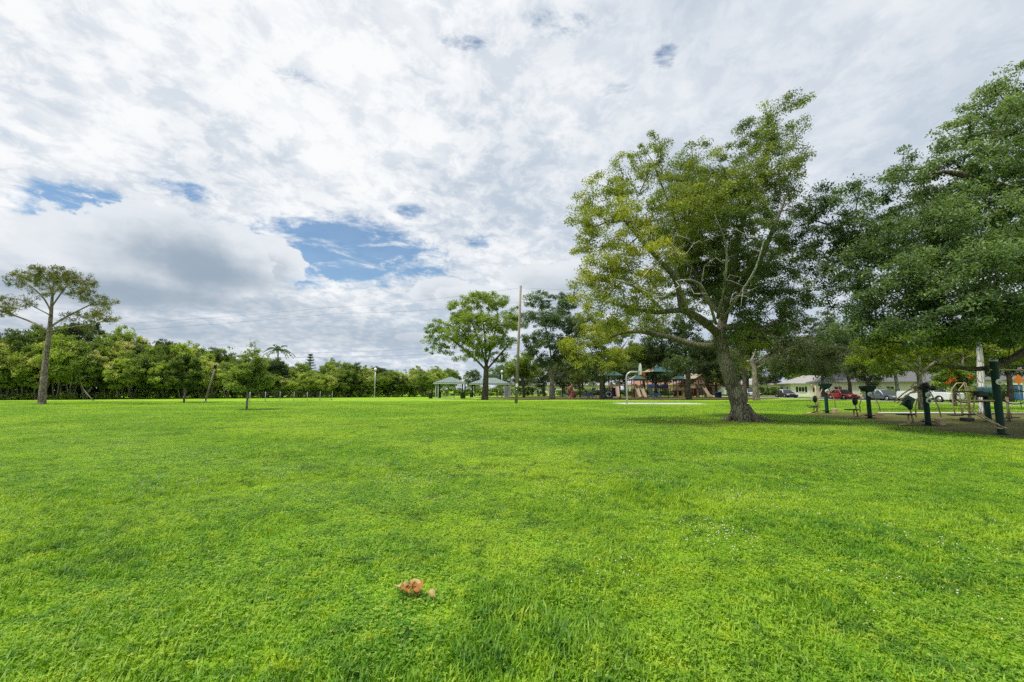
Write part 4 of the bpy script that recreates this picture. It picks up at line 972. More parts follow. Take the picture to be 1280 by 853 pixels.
# ------------------------------------------------------------------ poles, lamps and wires
def pole_tall():
    p = gnd(645, 505); t = thing('utility_pole', 'tall bare wooden pole standing alone in mid lawn', 'pole', p)
    top = at(651, 358, p.y) - p
    MB().tube([(0, 0, -.1), tuple(top * .5), tuple(top)], [.17, .145, .115], 12).build('shaft', M_wood_pole, t)
    MB().lathe([(.118, 0), (.118, .05), (.06, .09)], top - Vector((0, 0, .02)), 12).build('cap', M_grey, t)
    MB().box(tuple(top * .155 + Vector((0, -.165, 0))), (.24, .02, .34)).build('notice', M_white, t)
pole_tall()
def lamp(px, py, top, label, lean=0.0, cap_dark=False, Y=None):
    p = gnd(px, py) if Y is None else Vector((at(px, 487, Y).x, Y, 0)); H = at(px, top, p.y).z
    t = thing('street_lamp', label, 'lamp', p)
    tp = Vector((lean, 0, H)); s = H / 4.2
    MB().tube([(0, 0, -.1), tuple(tp * .5), tuple(tp)], [.10, .09, .075], 10).build('post', M_galv if not cap_dark else M_wood_pole, t)
    MB().lathe([(.17, 0), (.17, .12), (.10, .22), (.085, .3)], (0, 0, 0), 12).build('base', M_galv, t)
    if cap_dark:
        MB().lathe([(.08, -.1), (.14, -.02), (.16, .22), (.2, .26), (.03, .38)], tp, 10).build('lantern', M_black, t)
    else:
        MB().lathe([(.09, -.08), (.12, 0), (.1, .05)], tp, 12).build('collar', M_galv, t)
        MB().lathe([(.07, .04)] + [(.27 * math.sin(PI * k / 9), .31 - .27 * math.cos(PI * k / 9)) for k in range(1, 9)] + [(.02, .58)], tp, 14).build('globe', M_lampglobe, t)
lamp(256, 503, 460, 'leaning pale lamp post with a small dark lantern before the wood', .95, True)
lamp(468, 497.5, 464, 'upright lamp post with a white globe standing at the wood edge', 0.03)
lamp(546, 496, 470, 'white globe lamp peeping over the roof of the nearer picnic shelter', 0, Y=96)
lamp(627.5, 497, 467, 'slim globe lamp standing beside the farther picnic shelter', 0, Y=84)
lamp(943, 497, 445, 'globe lamp half hidden in the drooping tree beside the big oak', 0, Y=70)
def wire(label, pts):
    q = []
    for i in range(len(pts) - 1):
        a, b = pts[i], pts[i + 1]; ln = (b - a).length
        for k in range(25 if i == len(pts) - 2 else 24):
            u = k / 24; p = a.lerp(b, u); p.z -= 4 * u * (1 - u) * ln * .012; q.append(p)
    o = MB().tube(q, .018, 5).build('power_line', M_wire); tag(o, label, 'cable', 'overhead wires behind the wood')
def far(px, py, Y): return at(px, py, Y)
wire('upper of the two plain wires strung over the wood towards the bright tree', [far(-200, 472, 105), far(350, 441.5, 110), far(620, 428, 112), far(1000, 425, 115)])
wire('lower of the two plain wires strung over the wood towards the bright tree', [far(-200, 478, 105), far(350, 447, 110), far(620, 437, 112), far(1000, 436, 115)])
wire('thin high wire crossing the sky behind the top of the tall pole', [far(-200, 415, 125), far(420, 384, 118), far(651, 360, 115), far(1000, 362, 118)])
wire('thin second high wire crossing the sky beneath the topmost one', [far(-200, 424, 125), far(420, 392, 118), far(651, 378, 115), far(1000, 378, 118)])

# chain-link fence by the wood
def fence():
    a, b = gnd(312, 503.2), gnd(415, 501); n = 7
    t = thing('chain_link_fence', 'low grey chain link fence in front of the wood, right of the sapling', 'fence', a)
    d = b - a; h = 1.15
    for k in range(n):
        p = d * (k / (n - 1)); MB().tube([(p.x, p.y, -.1), (p.x, p.y, h + .05)], .035, 6).build('post', M_galv, t)
    mb = MB(); mb.tube([(0, 0, h), tuple(d + Vector((0, 0, h)))], .025, 6); mb.build('top_rail', M_wire, t)
    ws = MB(); ln = d.length; u = d.normalized(); c = 0.22; m = int(ln / c)
    for k in range(m):
        for s in (0, 1):
            x0 = k * c; i0 = Vector((u.x * x0, u.y * x0, .03 if s else h)); x1 = min(ln, x0 + h * .9); i1 = Vector((u.x * x1, u.y * x1, h if s else .03)); ws.tube([i0, i1], .006, 3, caps=False)
    ws.build('mesh', M_wire, t)
fence()

# ------------------------------------------------------------------ picnic shelters
def shelter(label, px0, px1, py_base, Y, y_eave, y_apex, posts, ridge=0.0):
    x0, x1 = at(px0, 487, Y).x, at(px1, 487, Y).x; w = x1 - x0; d = w * .9
    p = Vector(((x0 + x1) / 2, Y + d / 2, 0)); t = thing('picnic_shelter', label, 'shelter', p)
    ze = at(px0, y_eave, Y).z; za = at((px0 + px1) / 2, y_apex, Y + d / 2).z
    rw_ = w * ridge / 2
    q = [(-w / 2, -d / 2, ze), (w / 2, -d / 2, ze), (w / 2, d / 2, ze), (-w / 2, d / 2, ze)]; a = (-rw_, 0, za); b = (rw_, 0, za)
    th = .07; v = q + [a, b] + [(x, y, z - th) for x, y, z in q] + [(a[0], 0, za - th), (b[0], 0, za - th)]
    mb = MB(); mb.add(v, [(0, 1, 5, 4), (1, 2, 5), (2, 3, 4, 5), (3, 0, 4), (7, 6, 10, 11), (8, 7, 11), (9, 8, 11, 10), (6, 9, 10), (0, 6, 7, 1), (1, 7, 8, 2), (2, 8, 9, 3), (3, 9, 6, 0)])
    for k in range(1, 16):      # standing seams
        x = -w / 2 + w * k / 16; y2 = -d / 2 * max(0, (abs(x) - rw_) / (w / 2 - rw_)) if abs(x) > rw_ else 0
        zz = ze + (za - ze) * (1 - abs(y2) / (d / 2)); mb.tube([(x, -d / 2, ze + .02), (x, y2 if y2 else 0, zz + .02)], .022, 4)
    mb.build('roof', M_roofgreen, t)
    f = MB(); h = .2
    for c, dd in (((0, -d / 2 + .03, ze - .11), (w, .06, h)), ((0, d / 2 - .03, ze - .11), (w, .06, h)), ((-w / 2 + .03, 0, ze - .11), (.06, d - .13, h)), ((w / 2 - .03, 0, ze - .11), (.06, d - .13, h))): f.box(c, dd)
    f.build('fascia', M_fascia, t)
    for sx, sy, m in posts: MB().tube([(sx * w * .42, sy * d * .42, 0), (sx * w * .42, sy * d * .42, ze - .02)], .10, 8).build('post', m, t)
    sl = MB().box((0, 0, .03), (w * .92, d * .92, .08)).build('slab', M_conc, t)
    return p, w, d
p1, w1, d1 = shelter('nearer green hip roofed picnic shelter with two pale posts at the wood end', 541, 581, 499, 75, 478.5, 471, [(-1, -1, M_fascia), (-.82, -1, M_fascia), (1, -1, M_green), (1, 1, M_green), (-1, 1, M_green)])
p2, w2, d2 = shelter('farther green hip roofed picnic shelter behind the bright tree trunk', 586, 638, 498, 82, 479.5, 472.5, [(-1, -1, M_green), (1, -1, M_green), (1, 1, M_green), (-1, 1, M_green)], .25)
def picnic_table(label, x, y, rz=0, m=M_grey, z=.07):
    t = thing('picnic_table', label, 'table', (x, y, z), rz, 'picnic tables')
    MB().box((0, 0, .74), (1.85, .75, .05), bev=.015).build('tabletop', m, t)
    for s in (-1, 1):
        MB().box((0, s * .72, .44), (1.85, .28, .05), bev=.015).build('bench', m, t)
        MB().tube([(s * .65, -.75, .02), (s * .65, -.25, .72), (s * .65, .25, .72), (s * .65, .75, .02)], .03, 6).build('leg', M_galv, t)
        MB().tube([(s * .65, -.72, .41), (s * .65, .72, .41)], .025, 6).build('crossbar', M_galv, t)
picnic_table('grey picnic table in the middle of the nearer shelter', p1.x, p1.y - .6)
picnic_table('dark red picnic table at the left under the farther shelter', p2.x + .6, p2.y - 1.0, .1, M_red)
picnic_table('dark picnic table at the right under the farther shelter', p2.x + 2.0, p2.y + 1.2, .1, M_black)
def bin_(label, px, Y, h=1.0, m=M_black, r=.36, z=0.0):
    p = Vector((at(px, 487, Y).x, Y, z)); t = thing('litter_bin', label, 'bin', p, group='litter bins')
    MB().lathe([(r * .88, 0), (r * .9, .03), (r, h * .84), (r * 1.04, h * .85), (r * 1.04, h * .9)], (0, 0, 0), 16).build('drum', m, t)
    MB().lathe([(r * 1.02, h * .9), (r * .9, h * .97), (r * .4, h * 1.02), (r * .38, h * .98)], (0, 0, 0), 16).build('lid', m, t)
bin_('black bin just outside the pale posts of the nearer shelter', 538.5, 75.5)
bin_('black bin inside the nearer shelter beside the pale posts', 549, 77, 1.05)
bin_('tall black bin at the right hand post of the nearer shelter', 578.5, 74.6, 1.15, r=.42)
bin_('black bin standing between the two shelters', 589.5, 85, 1.05)
bin_('navy bin on the grass at the playground edge left of the oak trunk', 898, 82, 1.1, M_blue, .5)
def screen_panel(label, px0, px1, Y, h):
    a, b = at(px0, 487, Y), at(px1, 487, Y); w = b.x - a.x; t = thing('screen_fence', label, 'fence', (a.x + w / 2, Y, 0))
    mb = MB(); n = 8
    for k in range(n): mb.box((-w / 2 + w * (k + .5) / n, 0, h / 2 + .05), (w / n * .82, .05, h), bev=.01)
    mb.build('slat_panel', M_grey, t)
    for s in (-1, 1): MB().box((s * (w / 2 + .05), 0, h / 2), (.1, .1, h + .2)).build('post', M_galv, t)
screen_panel('grey slatted screen panel at the right end of the farther shelter', 631, 637.5, 79, 2.0)

# ------------------------------------------------------------------ basketball goal
def goal():
    p = Vector((b0.x + .15, cy0 + .3, .05)); t = thing('basketball_goal', 'grey gooseneck basketball goal with a white fan board on the slab', 'basketball goal', p)
    H = 3.25; rr = .6; arc = [(rr - rr * math.cos(a), 0, H - rr + rr * math.sin(a)) for a in [k * PI / 16 for k in range(9)]]
    MB().tube([(0, 0, -.05), (0, 0, 1.4)] + arc + [(1.35, 0, H)], .085, 10).build('post', M_galv, t)
    poly = [(-.68, 2.95), (.68, 2.95), (.68, 3.35)] + [(.68 * math.cos(a), 3.4 + .72 * math.sin(a)) for a in [k * PI / 12 for k in range(1, 12)]] + [(-.68, 3.35)]
    M = Matrix.Translation((1.40, 0, 0)) @ Matrix(((0, 0, 1, 0), (1, 0, 0, 0), (0, 1, 0, 0), (0, 0, 0, 1))) 
    M = Matrix.Translation((1.40, 0, 0)) @ Matrix.Rotation(R(-4), 4, 'Z') @ Matrix(((0, 0, 1, 0), (1, 0, 0, 0), (0, 1, 0, 0), (0, 0, 0, 1)))
    MB().prism(poly, 0, .05, M, .008).build('backboard', M_fascia, t)
    MB().tube([(1.74 + .23 * math.cos(a), .08 + .23 * math.sin(a), 3.05) for a in [k * PI / 9 for k in range(19)]], .022, 6).build('rim', M_orange, t)
    MB().box((1.47, .05, 3.06), (.16, .16, .12)).build('bracket', M_orange, t)
    nb = MB()
    for k in range(12):
        a = k * PI / 6; b = a + PI / 6
        for s in (a + PI / 6, a - PI / 6): nb.tube([(1.74 + .23 * math.cos(a), .08 + .23 * math.sin(a), 3.04), (1.74 + .14 * math.cos(s), .08 + .14 * math.sin(s), 2.6)], .010, 3, caps=False)
    nb.build('net', M_orange, t)
goal()

# ------------------------------------------------------------------ playground
def tower(label, px, Y, deck, roof_z, m_roof, m_post, w=1.9, kind='pyramid', slide=None, panel=M_beige, rz=0.0, cream=False):
    p = Vector((at(px, 487, Y).x, Y, 0)); t = thing('play_tower', label, 'playground tower', p, rz)
    h = w / 2
    for sx in (-1, 1):
        for sy in (-1, 1): MB().tube([(sx * h * .85, sy * h * .85, 0), (sx * h * .85, sy * h * .85, roof_z + .05)], .07, 8).build('post', m_post, t)
    MB().box((0, 0, deck), (w * .95, w * .95, .10), bev=.02).build('deck', M_rust, t)
    e = h * 1.38; ht = w * .34
    if kind == 'pyramid':
        q = [(-e, -e, roof_z), (e, -e, roof_z), (e, e, roof_z), (-e, e, roof_z)]; tz = roof_z + ht
        s = .25; r = MB(); k = [(-s, -s, tz), (s, -s, tz), (s, s, tz), (-s, s, tz)]
        r.add(q + k + [(x * .96, y * .96, z - .05) for x, y, z in q], [(0, 1, 5, 4), (1, 2, 6, 5), (2, 3, 7, 6), (4, 5, 6, 7), (0, 8, 9, 1), (1, 9, 10, 2), (2, 10, 11, 3), (3, 11, 8, 0), (8, 11, 10, 9)]); r.build('roof', m_roof, t)
        l = MB(); l.add([(x * 1.0, y, z) for x, y, z in (q[3], q[0], k[0], k[3])], [(0, 1, 2, 3)]); l.build('roof_side', M_beige, t)
        MB().lathe([(.3, tz - .05), (.26, tz + .1), (.04, tz + .35)], (0, 0, 0), 8).build('finial', m_roof, t)
    else:
        r = MB(); tz = roof_z + ht * 1.1
        r.slab([(-e, -e, roof_z), (-e, e, roof_z), (0, e, tz), (0, -e, tz)], -.06); r.slab([(e, -e, roof_z), (0, -e, tz), (0, e, tz), (e, e, roof_z)], .06); r.build('roof', m_roof, t)
        g_ = MB().prism([(-e * .75, roof_z), (e * .75, roof_z), (0, tz - .1)], -.03, .03, Matrix.Translation((0, -h * .9, 0)) @ Matrix.Rotation(PI / 2, 4, 'X')); g_.build('gable', panel, t)
    for (cx, cy_, dx, dy) in ((0, -h * .88, w * .72, .05), (-h * .88, 0, .05, w * .72), (h * .88, 0, .05, w * .72)):
        pb = MB(); 
        if dx > dy: pb.prism([(-dx / 2, 0), (dx / 2, 0), (dx / 2, .75), (dx / 4, .75)] + [(dx / 4 * math.cos(a), .72 - .36 * math.sin(a)) for a in [k * PI / 8 for k in range(1, 8)]] + [(-dx / 4, .75), (-dx / 2, .75)], -.025, .025, Matrix.Translation((cx, cy_, deck + .08)) @ Matrix.Rotation(PI / 2, 4, 'X'))
        else: pb.box((cx, cy_, deck + .45), (dx, dy, .75))
        pb.build('panel', panel, t)
    if panel is M_beige:
        for sx in (-1, 1): MB().box((sx * h * .62, -h * .84, deck * .5), (.34, .06, deck * .86), bev=.02).build('lower_panel', panel, t)
        MB().box((0, h * .86, deck * .55), (w * .7, .05, deck * .8), bev=.02).build('back_panel', m_post, t)
    for z in (roof_z - .18,): MB().box((0, -h * .88, z), (w * .85, .05, .28), bev=.02).build('header_panel', panel, t)
    if slide:
        for dx, ln in slide:
            prof = [(-.30, .26), (-.30, 0), (-.22, -.06), (.22, -.06), (.30, 0), (.30, .26), (.26, .26), (.25, .03), (.18, 0), (-.18, 0), (-.25, .03), (-.26, .26)]
            path = [(0, deck + .05), (-.25, deck + .03), (-ln * .75, .35), (-ln, .28)]
            V, F = [], []; n = len(prof)
            for y, z in path: V += [(dx + a, -h + y, z + b) for a, b in prof]
            for i in range(len(path) - 1): F += [(i * n + k, i * n + (k + 1) % n, (i + 1) * n + (k + 1) % n, (i + 1) * n + k) for k in range(n)]
            F += [tuple(range(n)), tuple(range((len(path) - 1) * n, len(path) * n))]
            MB().add(V, F).build('slide', M_beige if not cream else M_fascia, t)
    mb = MB()
    for k in range(5): mb.tube([(-h * .9, -.3 + 0, .25 + k * .25 * deck / 1.5), (-h * .9, .35, .25 + k * .25 * deck / 1.5)], .02, 5)
    for s in (-.3, .35): mb.tube([(-h * .9, s, 0), (-h * .9, s, deck)], .025, 5)
    mb.build('ladder', m_post, t)
    return t
tower('play tower with a teal pyramid roof and cream slide behind the navy cube', 768, 78, 1.9, 3.85, M_teal, M_rust, 2.1, slide=((.35, 2.3),), rz=-.15)
tower('play tower with twin beige slides showing just right of the goal post', 797, 80, 1.6, 3.3, M_teal, M_rust, 1.9, slide=((-.4, 2.0), (.45, 2.2)), panel=M_beige)
tower('wide play tower under a teal roof partly behind the backboard', 822, 82, 1.6, 4.6, M_teal, M_black, 3.0, panel=M_blue, rz=.2)
tower('play tower with a pale gabled roof right of the black tree trunk', 872, 84, 1.7, 3.4, M_beige, M_rust, 2.4, 'gable', rz=.25, slide=((.3, 2.0),))
tower('low play house with a green roof left of the black tree trunk', 849, 88, 1.3, 3.5, M_teal, M_rust, 1.9, panel=M_beige)
def cube_tunnel():
    p = Vector((at(760.5, 487, 77).x, 77, 0)); t = thing('crawl_tunnel', 'navy plastic crawl cube with a round hole in front of the play tower', 'play tunnel', p, -.2)
    s = .72; outer = [(-s, 0), (s, 0), (s * .85, 1.35), (-s * .85, 1.35)]; n = 20
    M = Matrix.Rotation(PI / 2, 4, 'X')
    mb = MB(); ring = [(.42 * math.cos(a), .66 + .42 * math.sin(a)) for a in [2 * PI * k / n for k in range(n)]]
    V = [M @ Vector((x, z, s)) for x, z in outer] + [M @ Vector((x, z, -s)) for x, z in outer] + [M @ Vector((x, z, s)) for x, z in ring] + [M @ Vector((x, z, -s)) for x, z in ring]
    F = [(0, 1, 5, 4), (1, 2, 6, 5), (2, 3, 7, 6), (3, 0, 4, 7)] + [(8 + k, 8 + (k + 1) % n, 8 + n + (k + 1) % n, 8 + n + k) for k in range(n)]
    qs = [3 if 0 else 0] 
    for off, r0 in ((0, 8), (4, 8 + n)):
        for k in range(n):
            a = 2 * PI * (k + .5) / n; c = off + (2 if 0 <= a < PI / 2 else 3 if a < PI else 0 if a < 1.5 * PI else 1); F.append((r0 + k, r0 + (k + 1) % n, c))
        for a, c0, c1 in ((n // 4, 2, 3), (n // 2, 3, 0), (3 * n // 4, 0, 1), (0, 1, 2)): F.append((r0 + a, off + c0, off + c1))
    mb.add(V, F); mb.build('shell', M_blue, t)
    MB().tube([M @ Vector((x, z, s + .02)) for x, z in ring + ring[:1]], .045, 6).build('rim', M_fascia, t)
cube_tunnel()
def climber():
    p = Vector((at(722, 487, 80).x, 80, 0)); t = thing('curved_climber', 'faded red climbing wall joined to a black arched ladder', 'climbing frame', p, .15)
    mb = MB(); V = []; 
    for i in range(9):
        z = 2.1 * i / 8; off = .28 * math.sin(i * .8); w = .75 - .4 * (i / 8) ** 2
        V += [(-1.0 - w + off, -.12, z), (-1.0 + w * .7 + off, -.12, z), (-1.0 + w * .7 + off, .12, z), (-1.0 - w + off, .12, z)]
    F = [(i * 4 + k, i * 4 + (k + 1) % 4, i * 4 + 4 + (k + 1) % 4, i * 4 + 4 + k) for i in range(8) for k in range(4)] + [(0, 1, 2, 3), (32, 33, 34, 35)]
    mb.add(V, F, True); mb.build('climbing_wall', M_red, t)
    hold = MB(); rr = random.Random(2)
    for k in range(14): hold.lathe([(.07, 0), (.06, .05), (.02, .07)], (-1 + rr.uniform(-.5, .35), -.12, rr.uniform(.2, 1.8)), 6, Matrix.Rotation(PI / 2, 4, 'X'))
    hold.build('holds', M_beige, t)
    for s in (-.35, .35): MB().tube([(-.5 + 2.6 * k / 12, s, .1 + 1.9 * math.sin(PI * (.25 + .75 * k / 12)) ** .8 if k < 12 else 0) for k in range(13)], .055, 7).build('arch_rail', M_black, t)
    rg = MB()
    for k in range(1, 12):
        x = -.5 + 2.6 * k / 12; z = .1 + 1.9 * math.sin(PI * (.25 + .75 * k / 12)) ** .8; rg.box((x, 0, z), (.16, .72, .05))
    rg.build('rungs', M_blue, t)
climber()
def park_bench(label, px, Y, w=1.8, m=M_blue, rz=0.0):
    p = Vector((at(px, 487, Y).x, Y, 0)); t = thing('park_bench', label, 'bench', p, rz, 'benches facing the playground')
    MB().box((0, 0, .45), (w, .42, .05), bev=.015).build('seat', m, t)
    MB().box((0, -.24, .72), (w, .05, .36), m=Matrix.Rotation(-.15, 4, 'X'), bev=.015).build('backrest', m, t)
    for s in (-1, 0, 1): MB().tube([(s * w * .42, -.2, 0), (s * w * .42, -.2, .45), (s * w * .42, .18, .45), (s * w * .42, .18, 0)], .035, 6).build('leg', M_galv, t)
park_bench('navy bench with pale legs in front of the red climber', 734, 70, 1.9)
park_bench('navy bench with pale legs left of the black tree trunk', 818, 69, 1.9)
park_bench('dark bench beyond the mulch left of the goal post', 745, 74, 1.5, M_black)
picnic_table('dark picnic table under trees beside the forked tree', at(708, 487, 85).x, 85, .3, M_blue, 0)
def spring_rider(label, px, Y, m):
    p = Vector((at(px, 487, Y).x, Y, 0)); t = thing('spring_rider', label, 'spring rider', p, .4)
    MB().tube([(.1 * math.cos(a), .1 * math.sin(a), .45 * a / 25) for a in [k * 25 / 60 for k in range(61)]], .018, 5).build('spring', M_galv, t)
    MB().prism([(-.45, .45), (.2, .42), (.5, .75), (.45, .95), (.2, .8), (0, .62), (-.3, .68), (-.5, .85)], -.08, .08, Matrix.Rotation(PI / 2, 4, 'X'), .02).build('body', m, t)
    MB().tube([(.22, -.22, .82), (.22, .22, .82)], .02, 6).build('handle', M_black, t)
spring_rider('dark spring rider in the gap left of the black tree trunk', 838, 78, M_black)
spring_rider('red spring rider far back beside the dark bench', 742, 88, M_red)
def swing():
    p = Vector((at(903, 487, 90).x, 90, 0)); t = thing('swing_frame', 'dark metal frame with two swings behind the oak trunk', 'swing', p)
    for s in (-1, 1): MB().tube([(s * 2.6, -1.1, 0), (s * 2.2, 0, 2.4), (s * 2.6, 1.1, 0)], .05, 7).build('leg', M_black, t)
    MB().tube([(-2.25, 0, 2.4), (2.25, 0, 2.4)], .055, 7).build('crossbar', M_black, t)
    for x in (-1, 1):
        o = MB().box((x, .1, .5), (.5, .22, .06), bev=.02).build('seat', M_blue, t)
        c = MB()
        for q in (-.24, .24): c.tube([(x + q, 0, 2.36), (x + q, .1, .52)], .012, 4)
        c.build('chains', M_galv, o)
swing()
# low railing at the back of the playground
def rail():
    a, b = Vector((at(690, 487, 98).x, 98, 0)), Vector((at(925, 487, 92).x, 92, 0)); t = thing('rail_fence', 'long low dark rail fence along the back of the playground', 'fence', a); d = b - a; n = 22
    for k in range(n):
        p = d * (k / (n - 1)); MB().box((p.x, p.y, .55), (.09, .09, 1.1)).build('post', M_black, t)
    for z in (.45, 1.0): MB().tube([(0, 0, z), (d.x, d.y, z)], .035, 5).build('rail', M_black, t)
rail()

# ------------------------------------------------------------------ exercise machines
def disc(c, r, th, ax, m, name, parent, n=18):
    M = Matrix.Rotation(PI / 2, 4, 'X') if ax == 'y' else Matrix.Rotation(PI / 2, 4, 'Y')
    return MB().lathe([(r * .92, -th / 2), (r, -th * .3), (r, th * .3), (r * .92, th / 2)], c, n, M).build(name, m, parent)
def press_station(label, px, py, top_py, hood, rz=0.0, arms=False):
    p = gnd(px, py); H = at(px, top_py, p.y).z; t = thing('exercise_machine', label, 'exercise machine', p, rz, 'green and tan outdoor exercise machines')
    MB().lathe([(.24, 0), (.24, .03), (.12, .04), (.10, .1), (.10, H - .05), (.085, H)], (0, 0, 0), 14).build('post', M_green, t)
    MB().box((0, 0, .16), (.34, .3, .05)).build('collar', M_black, t)
    if hood:
        h = MB(); h.prism([(-.33, H), (.33, H), (.36, H - .09), (.17, H - .30), (-.17, H - .30), (-.36, H - .09)], -.16, .16, Matrix.Rotation(PI / 2, 4, 'X'), .02); h.build('head', M_green, t)
    else:
        h = MB()
        h.lathe([(.04, -.15), (.13, -.1), (.13, .1), (.04, .15)], (0, 0, H - .05), 12, Matrix.Rotation(PI / 2, 4, 'X')); h.tube([(-.25, 0, H - .16), (.34, 0, H - .16)], .075, 8); h.lathe([(.10, -.06), (.12, 0), (.10, .06)], (.33, 0, H - .16), 10, Matrix.Rotation(PI / 2, 4, 'X')); h.build('head', M_black, t)
    for k, z in enumerate((H * .74, H * .60) if not hood else (H * .74,)):
        o = disc((0, -.125, z), .115, .05, 'y', M_white, 'badge', t); disc((0, -.155, z), .06, .02, 'y', M_grey if k == 0 else M_blue, 'emblem', o)
    hz = H - .25
    for s in (-1, 1):
        MB().tube([(s * .16, 0, hz), (s * .34, 0, hz - .35), (s * .50, -.02, hz - .75), (s * .52, -.05, .34)], .026, 7).build('arm', M_tan, t)
    # seat, backrest and foot plate on the left, tan box on the right
    MB().tube([(-.62, 0, .1), (-.66, 0, .42), (-.72, .02, .85)], .035, 7).build('seat_frame', M_tan, t)
    MB().box((-.92, 0, .46), (.52, .40, .06), bev=.025).build('seat', M_black, t)
    b = MB().lathe([(.02, -.05), (.20, -.04), (.23, 0), (.20, .04), (.02, .05)], (-.72, -.02, .90 if hood else .86), 18, Matrix.Rotation(PI / 2, 4, 'X') @ Matrix.Rotation(.5, 4, 'Y')); b.build('backrest', M_green, t)
    MB().tube([(-.80, 0, .43), (-.82, 0, .05), (-1.25, -.05, .04)], .035, 7).build('pedestal', M_tan, t)
    MB().tube([(-.95, .1, .04), (-.12, .05, .22)], .03, 6).build('base_bar', M_tan, t)
    MB().box((.46, -.05, .15), (.26, .28, .30), bev=.03).build('foot_box', M_tan, t)
    if arms:
        for (a, b_, c) in (((-.2, 0, H - .3), (-.75, -.1, H - .38), (-1.35, -.15, H - .78)), ((-.2, 0, H - .22), (-.55, .1, H - .35), (-.95, .2, H - .9)), ((-.25, 0, H - .32), (-.62, -.05, H - .1), (-.5, -.2, H + .12)), ((-.35, .1, H - .1), (-.72, .25, H - .4), (-1.1, .3, H - .75))):
            MB().tube([a, b_, c], .026, 7).build('lever', M_tan, t)
        MB().box((-.75, 0, .98), (.42, .1, .5), m=Matrix.Rotation(.5, 4, 'Y'), bev=.04).build('back_pad', plain('slate_pad', (.06, .085, .10), .5), t)
press_station('farthest green exercise post with a wide dark head and tan arms', 1034, 517, 479.5, True)
press_station('middle green exercise post with a flat dark head and tan arms', 1087.5, 523.5, 482.5, True)
press_station('green exercise post with two white discs, levers and a grey back pad', 1160.5, 532, 480.5, False, arms=True)
def big_station():
    p = gnd(1252, 543.5); H = at(1243, 450, p.y).z; t = thing('exercise_machine', 'tallest dark green exercise post with a white disc and long tan bars', 'exercise machine', p, 0, 'green and tan outdoor exercise machines')
    MB().lathe([(.26, 0), (.24, .03), (.13, .04), (.105, .08), (.105, H - .04), (.095, H)], (0, 0, 0), 18).build('post', M_green, t)
    MB().lathe([(.11, H - .06), (.115, H - .05), (.10, H + .02), (.04, H + .05)], (0, 0, 0), 18).build('cap', M_grey, t)
    o = disc((-.02, -.125, H * .70), .10, .05, 'y', M_white, 'badge', t); disc((-.02, -.155, H * .70), .06, .02, 'y', M_grey, 'emblem', o)
    MB().tube([(-.18, -.02, H * .865), (1.9, .15, H * .865)], .022, 7).build('high_bar', M_tan, t)
    MB().tube([(1.9, .15, H * .865), (.9, .1, H * .865), (1.25, .1, H * .72)], .02, 6).build('hanger', M_tan, t)
    MB().tube([(0, 0, H * .45), (-.9, .05, H * .45), (-1.15, .05, H * .33), (-1.2, .05, H * .27)], .028, 7).build('low_bar', M_tan, t)
    MB().tube([(-1.02, .05, H * .34), (-.5, -.02, H * .2), (.02, -.14, H * .085)], .024, 7).build('brace', M_tan, t)
    MB().tube([(-.75, .05, H * .31), (-.2, 0, H * .16), (.1, -.12, H * .085)], .02, 7).build('brace', M_tan, t)
    MB().lathe([(.115, H * .075), (.12, H * .08), (.12, H * .10), (.115, H * .105)], (0, 0, 0), 16).build('clamp', M_tan, t)
    MB().box((-1.05, .05, H * .2), (.30, .25, .12), bev=.03).build('foot_plate', M_black, t)
big_station()
def wheel_station():
    p = gnd(1236, 527.5); H = at(1236, 487, p.y).z - .05; t = thing('exercise_machine', 'dark exercise post with big black hand rings and a blue hood', 'exercise machine', p, 0, 'green and tan outdoor exercise machines')
    MB().lathe([(.22, 0), (.22, .03), (.12, .04), (.11, H - .02), (.08, H)], (0, 0, 0), 14).build('post', M_green, t)
    MB().box((.1, 0, H + .02), (.75, .3, .3), bev=.08).build('hood', plain('steel_blue_plastic', (.10, .25, .32), .4), t)
    MB().box((-.25, 0, H - .16), (.5, .26, .3), bev=.06).build('housing', M_black, t)
    for c, rx, rz_ in ((-.95, .52, .26), (1.35, .62, .34)):
        MB().tube([(c + rx * math.cos(a), .0, H - .30 + rz_ * math.sin(a)) for a in [k * PI / 14 for k in range(29)]], .022, 6).build('hand_ring', M_black, t)
    MB().tube([(-1.4, 0, H - .05), (1.9, 0, H - .05)], .02, 6).build('axle', M_black, t)
    MB().tube([(-1.2, 0, H - .55), (.9, 0, H - .5)], .025, 6).build('crossbar', M_green, t)
    MB().tube([(-.4, 0, H - .1), (-.62, -.05, H - .5), (-.75, -.05, .5), (-.95, -.05, .35)], .03, 7).build('frame', M_tan, t)
    MB().box((-.95, -.05, .34), (.45, .3, .06), bev=.02).build('seat', M_black, t)
    MB().tube([(-.95, -.05, .3), (-.95, -.05, 0)], .03, 7).build('seat_post', M_tan, t)
wheel_station()
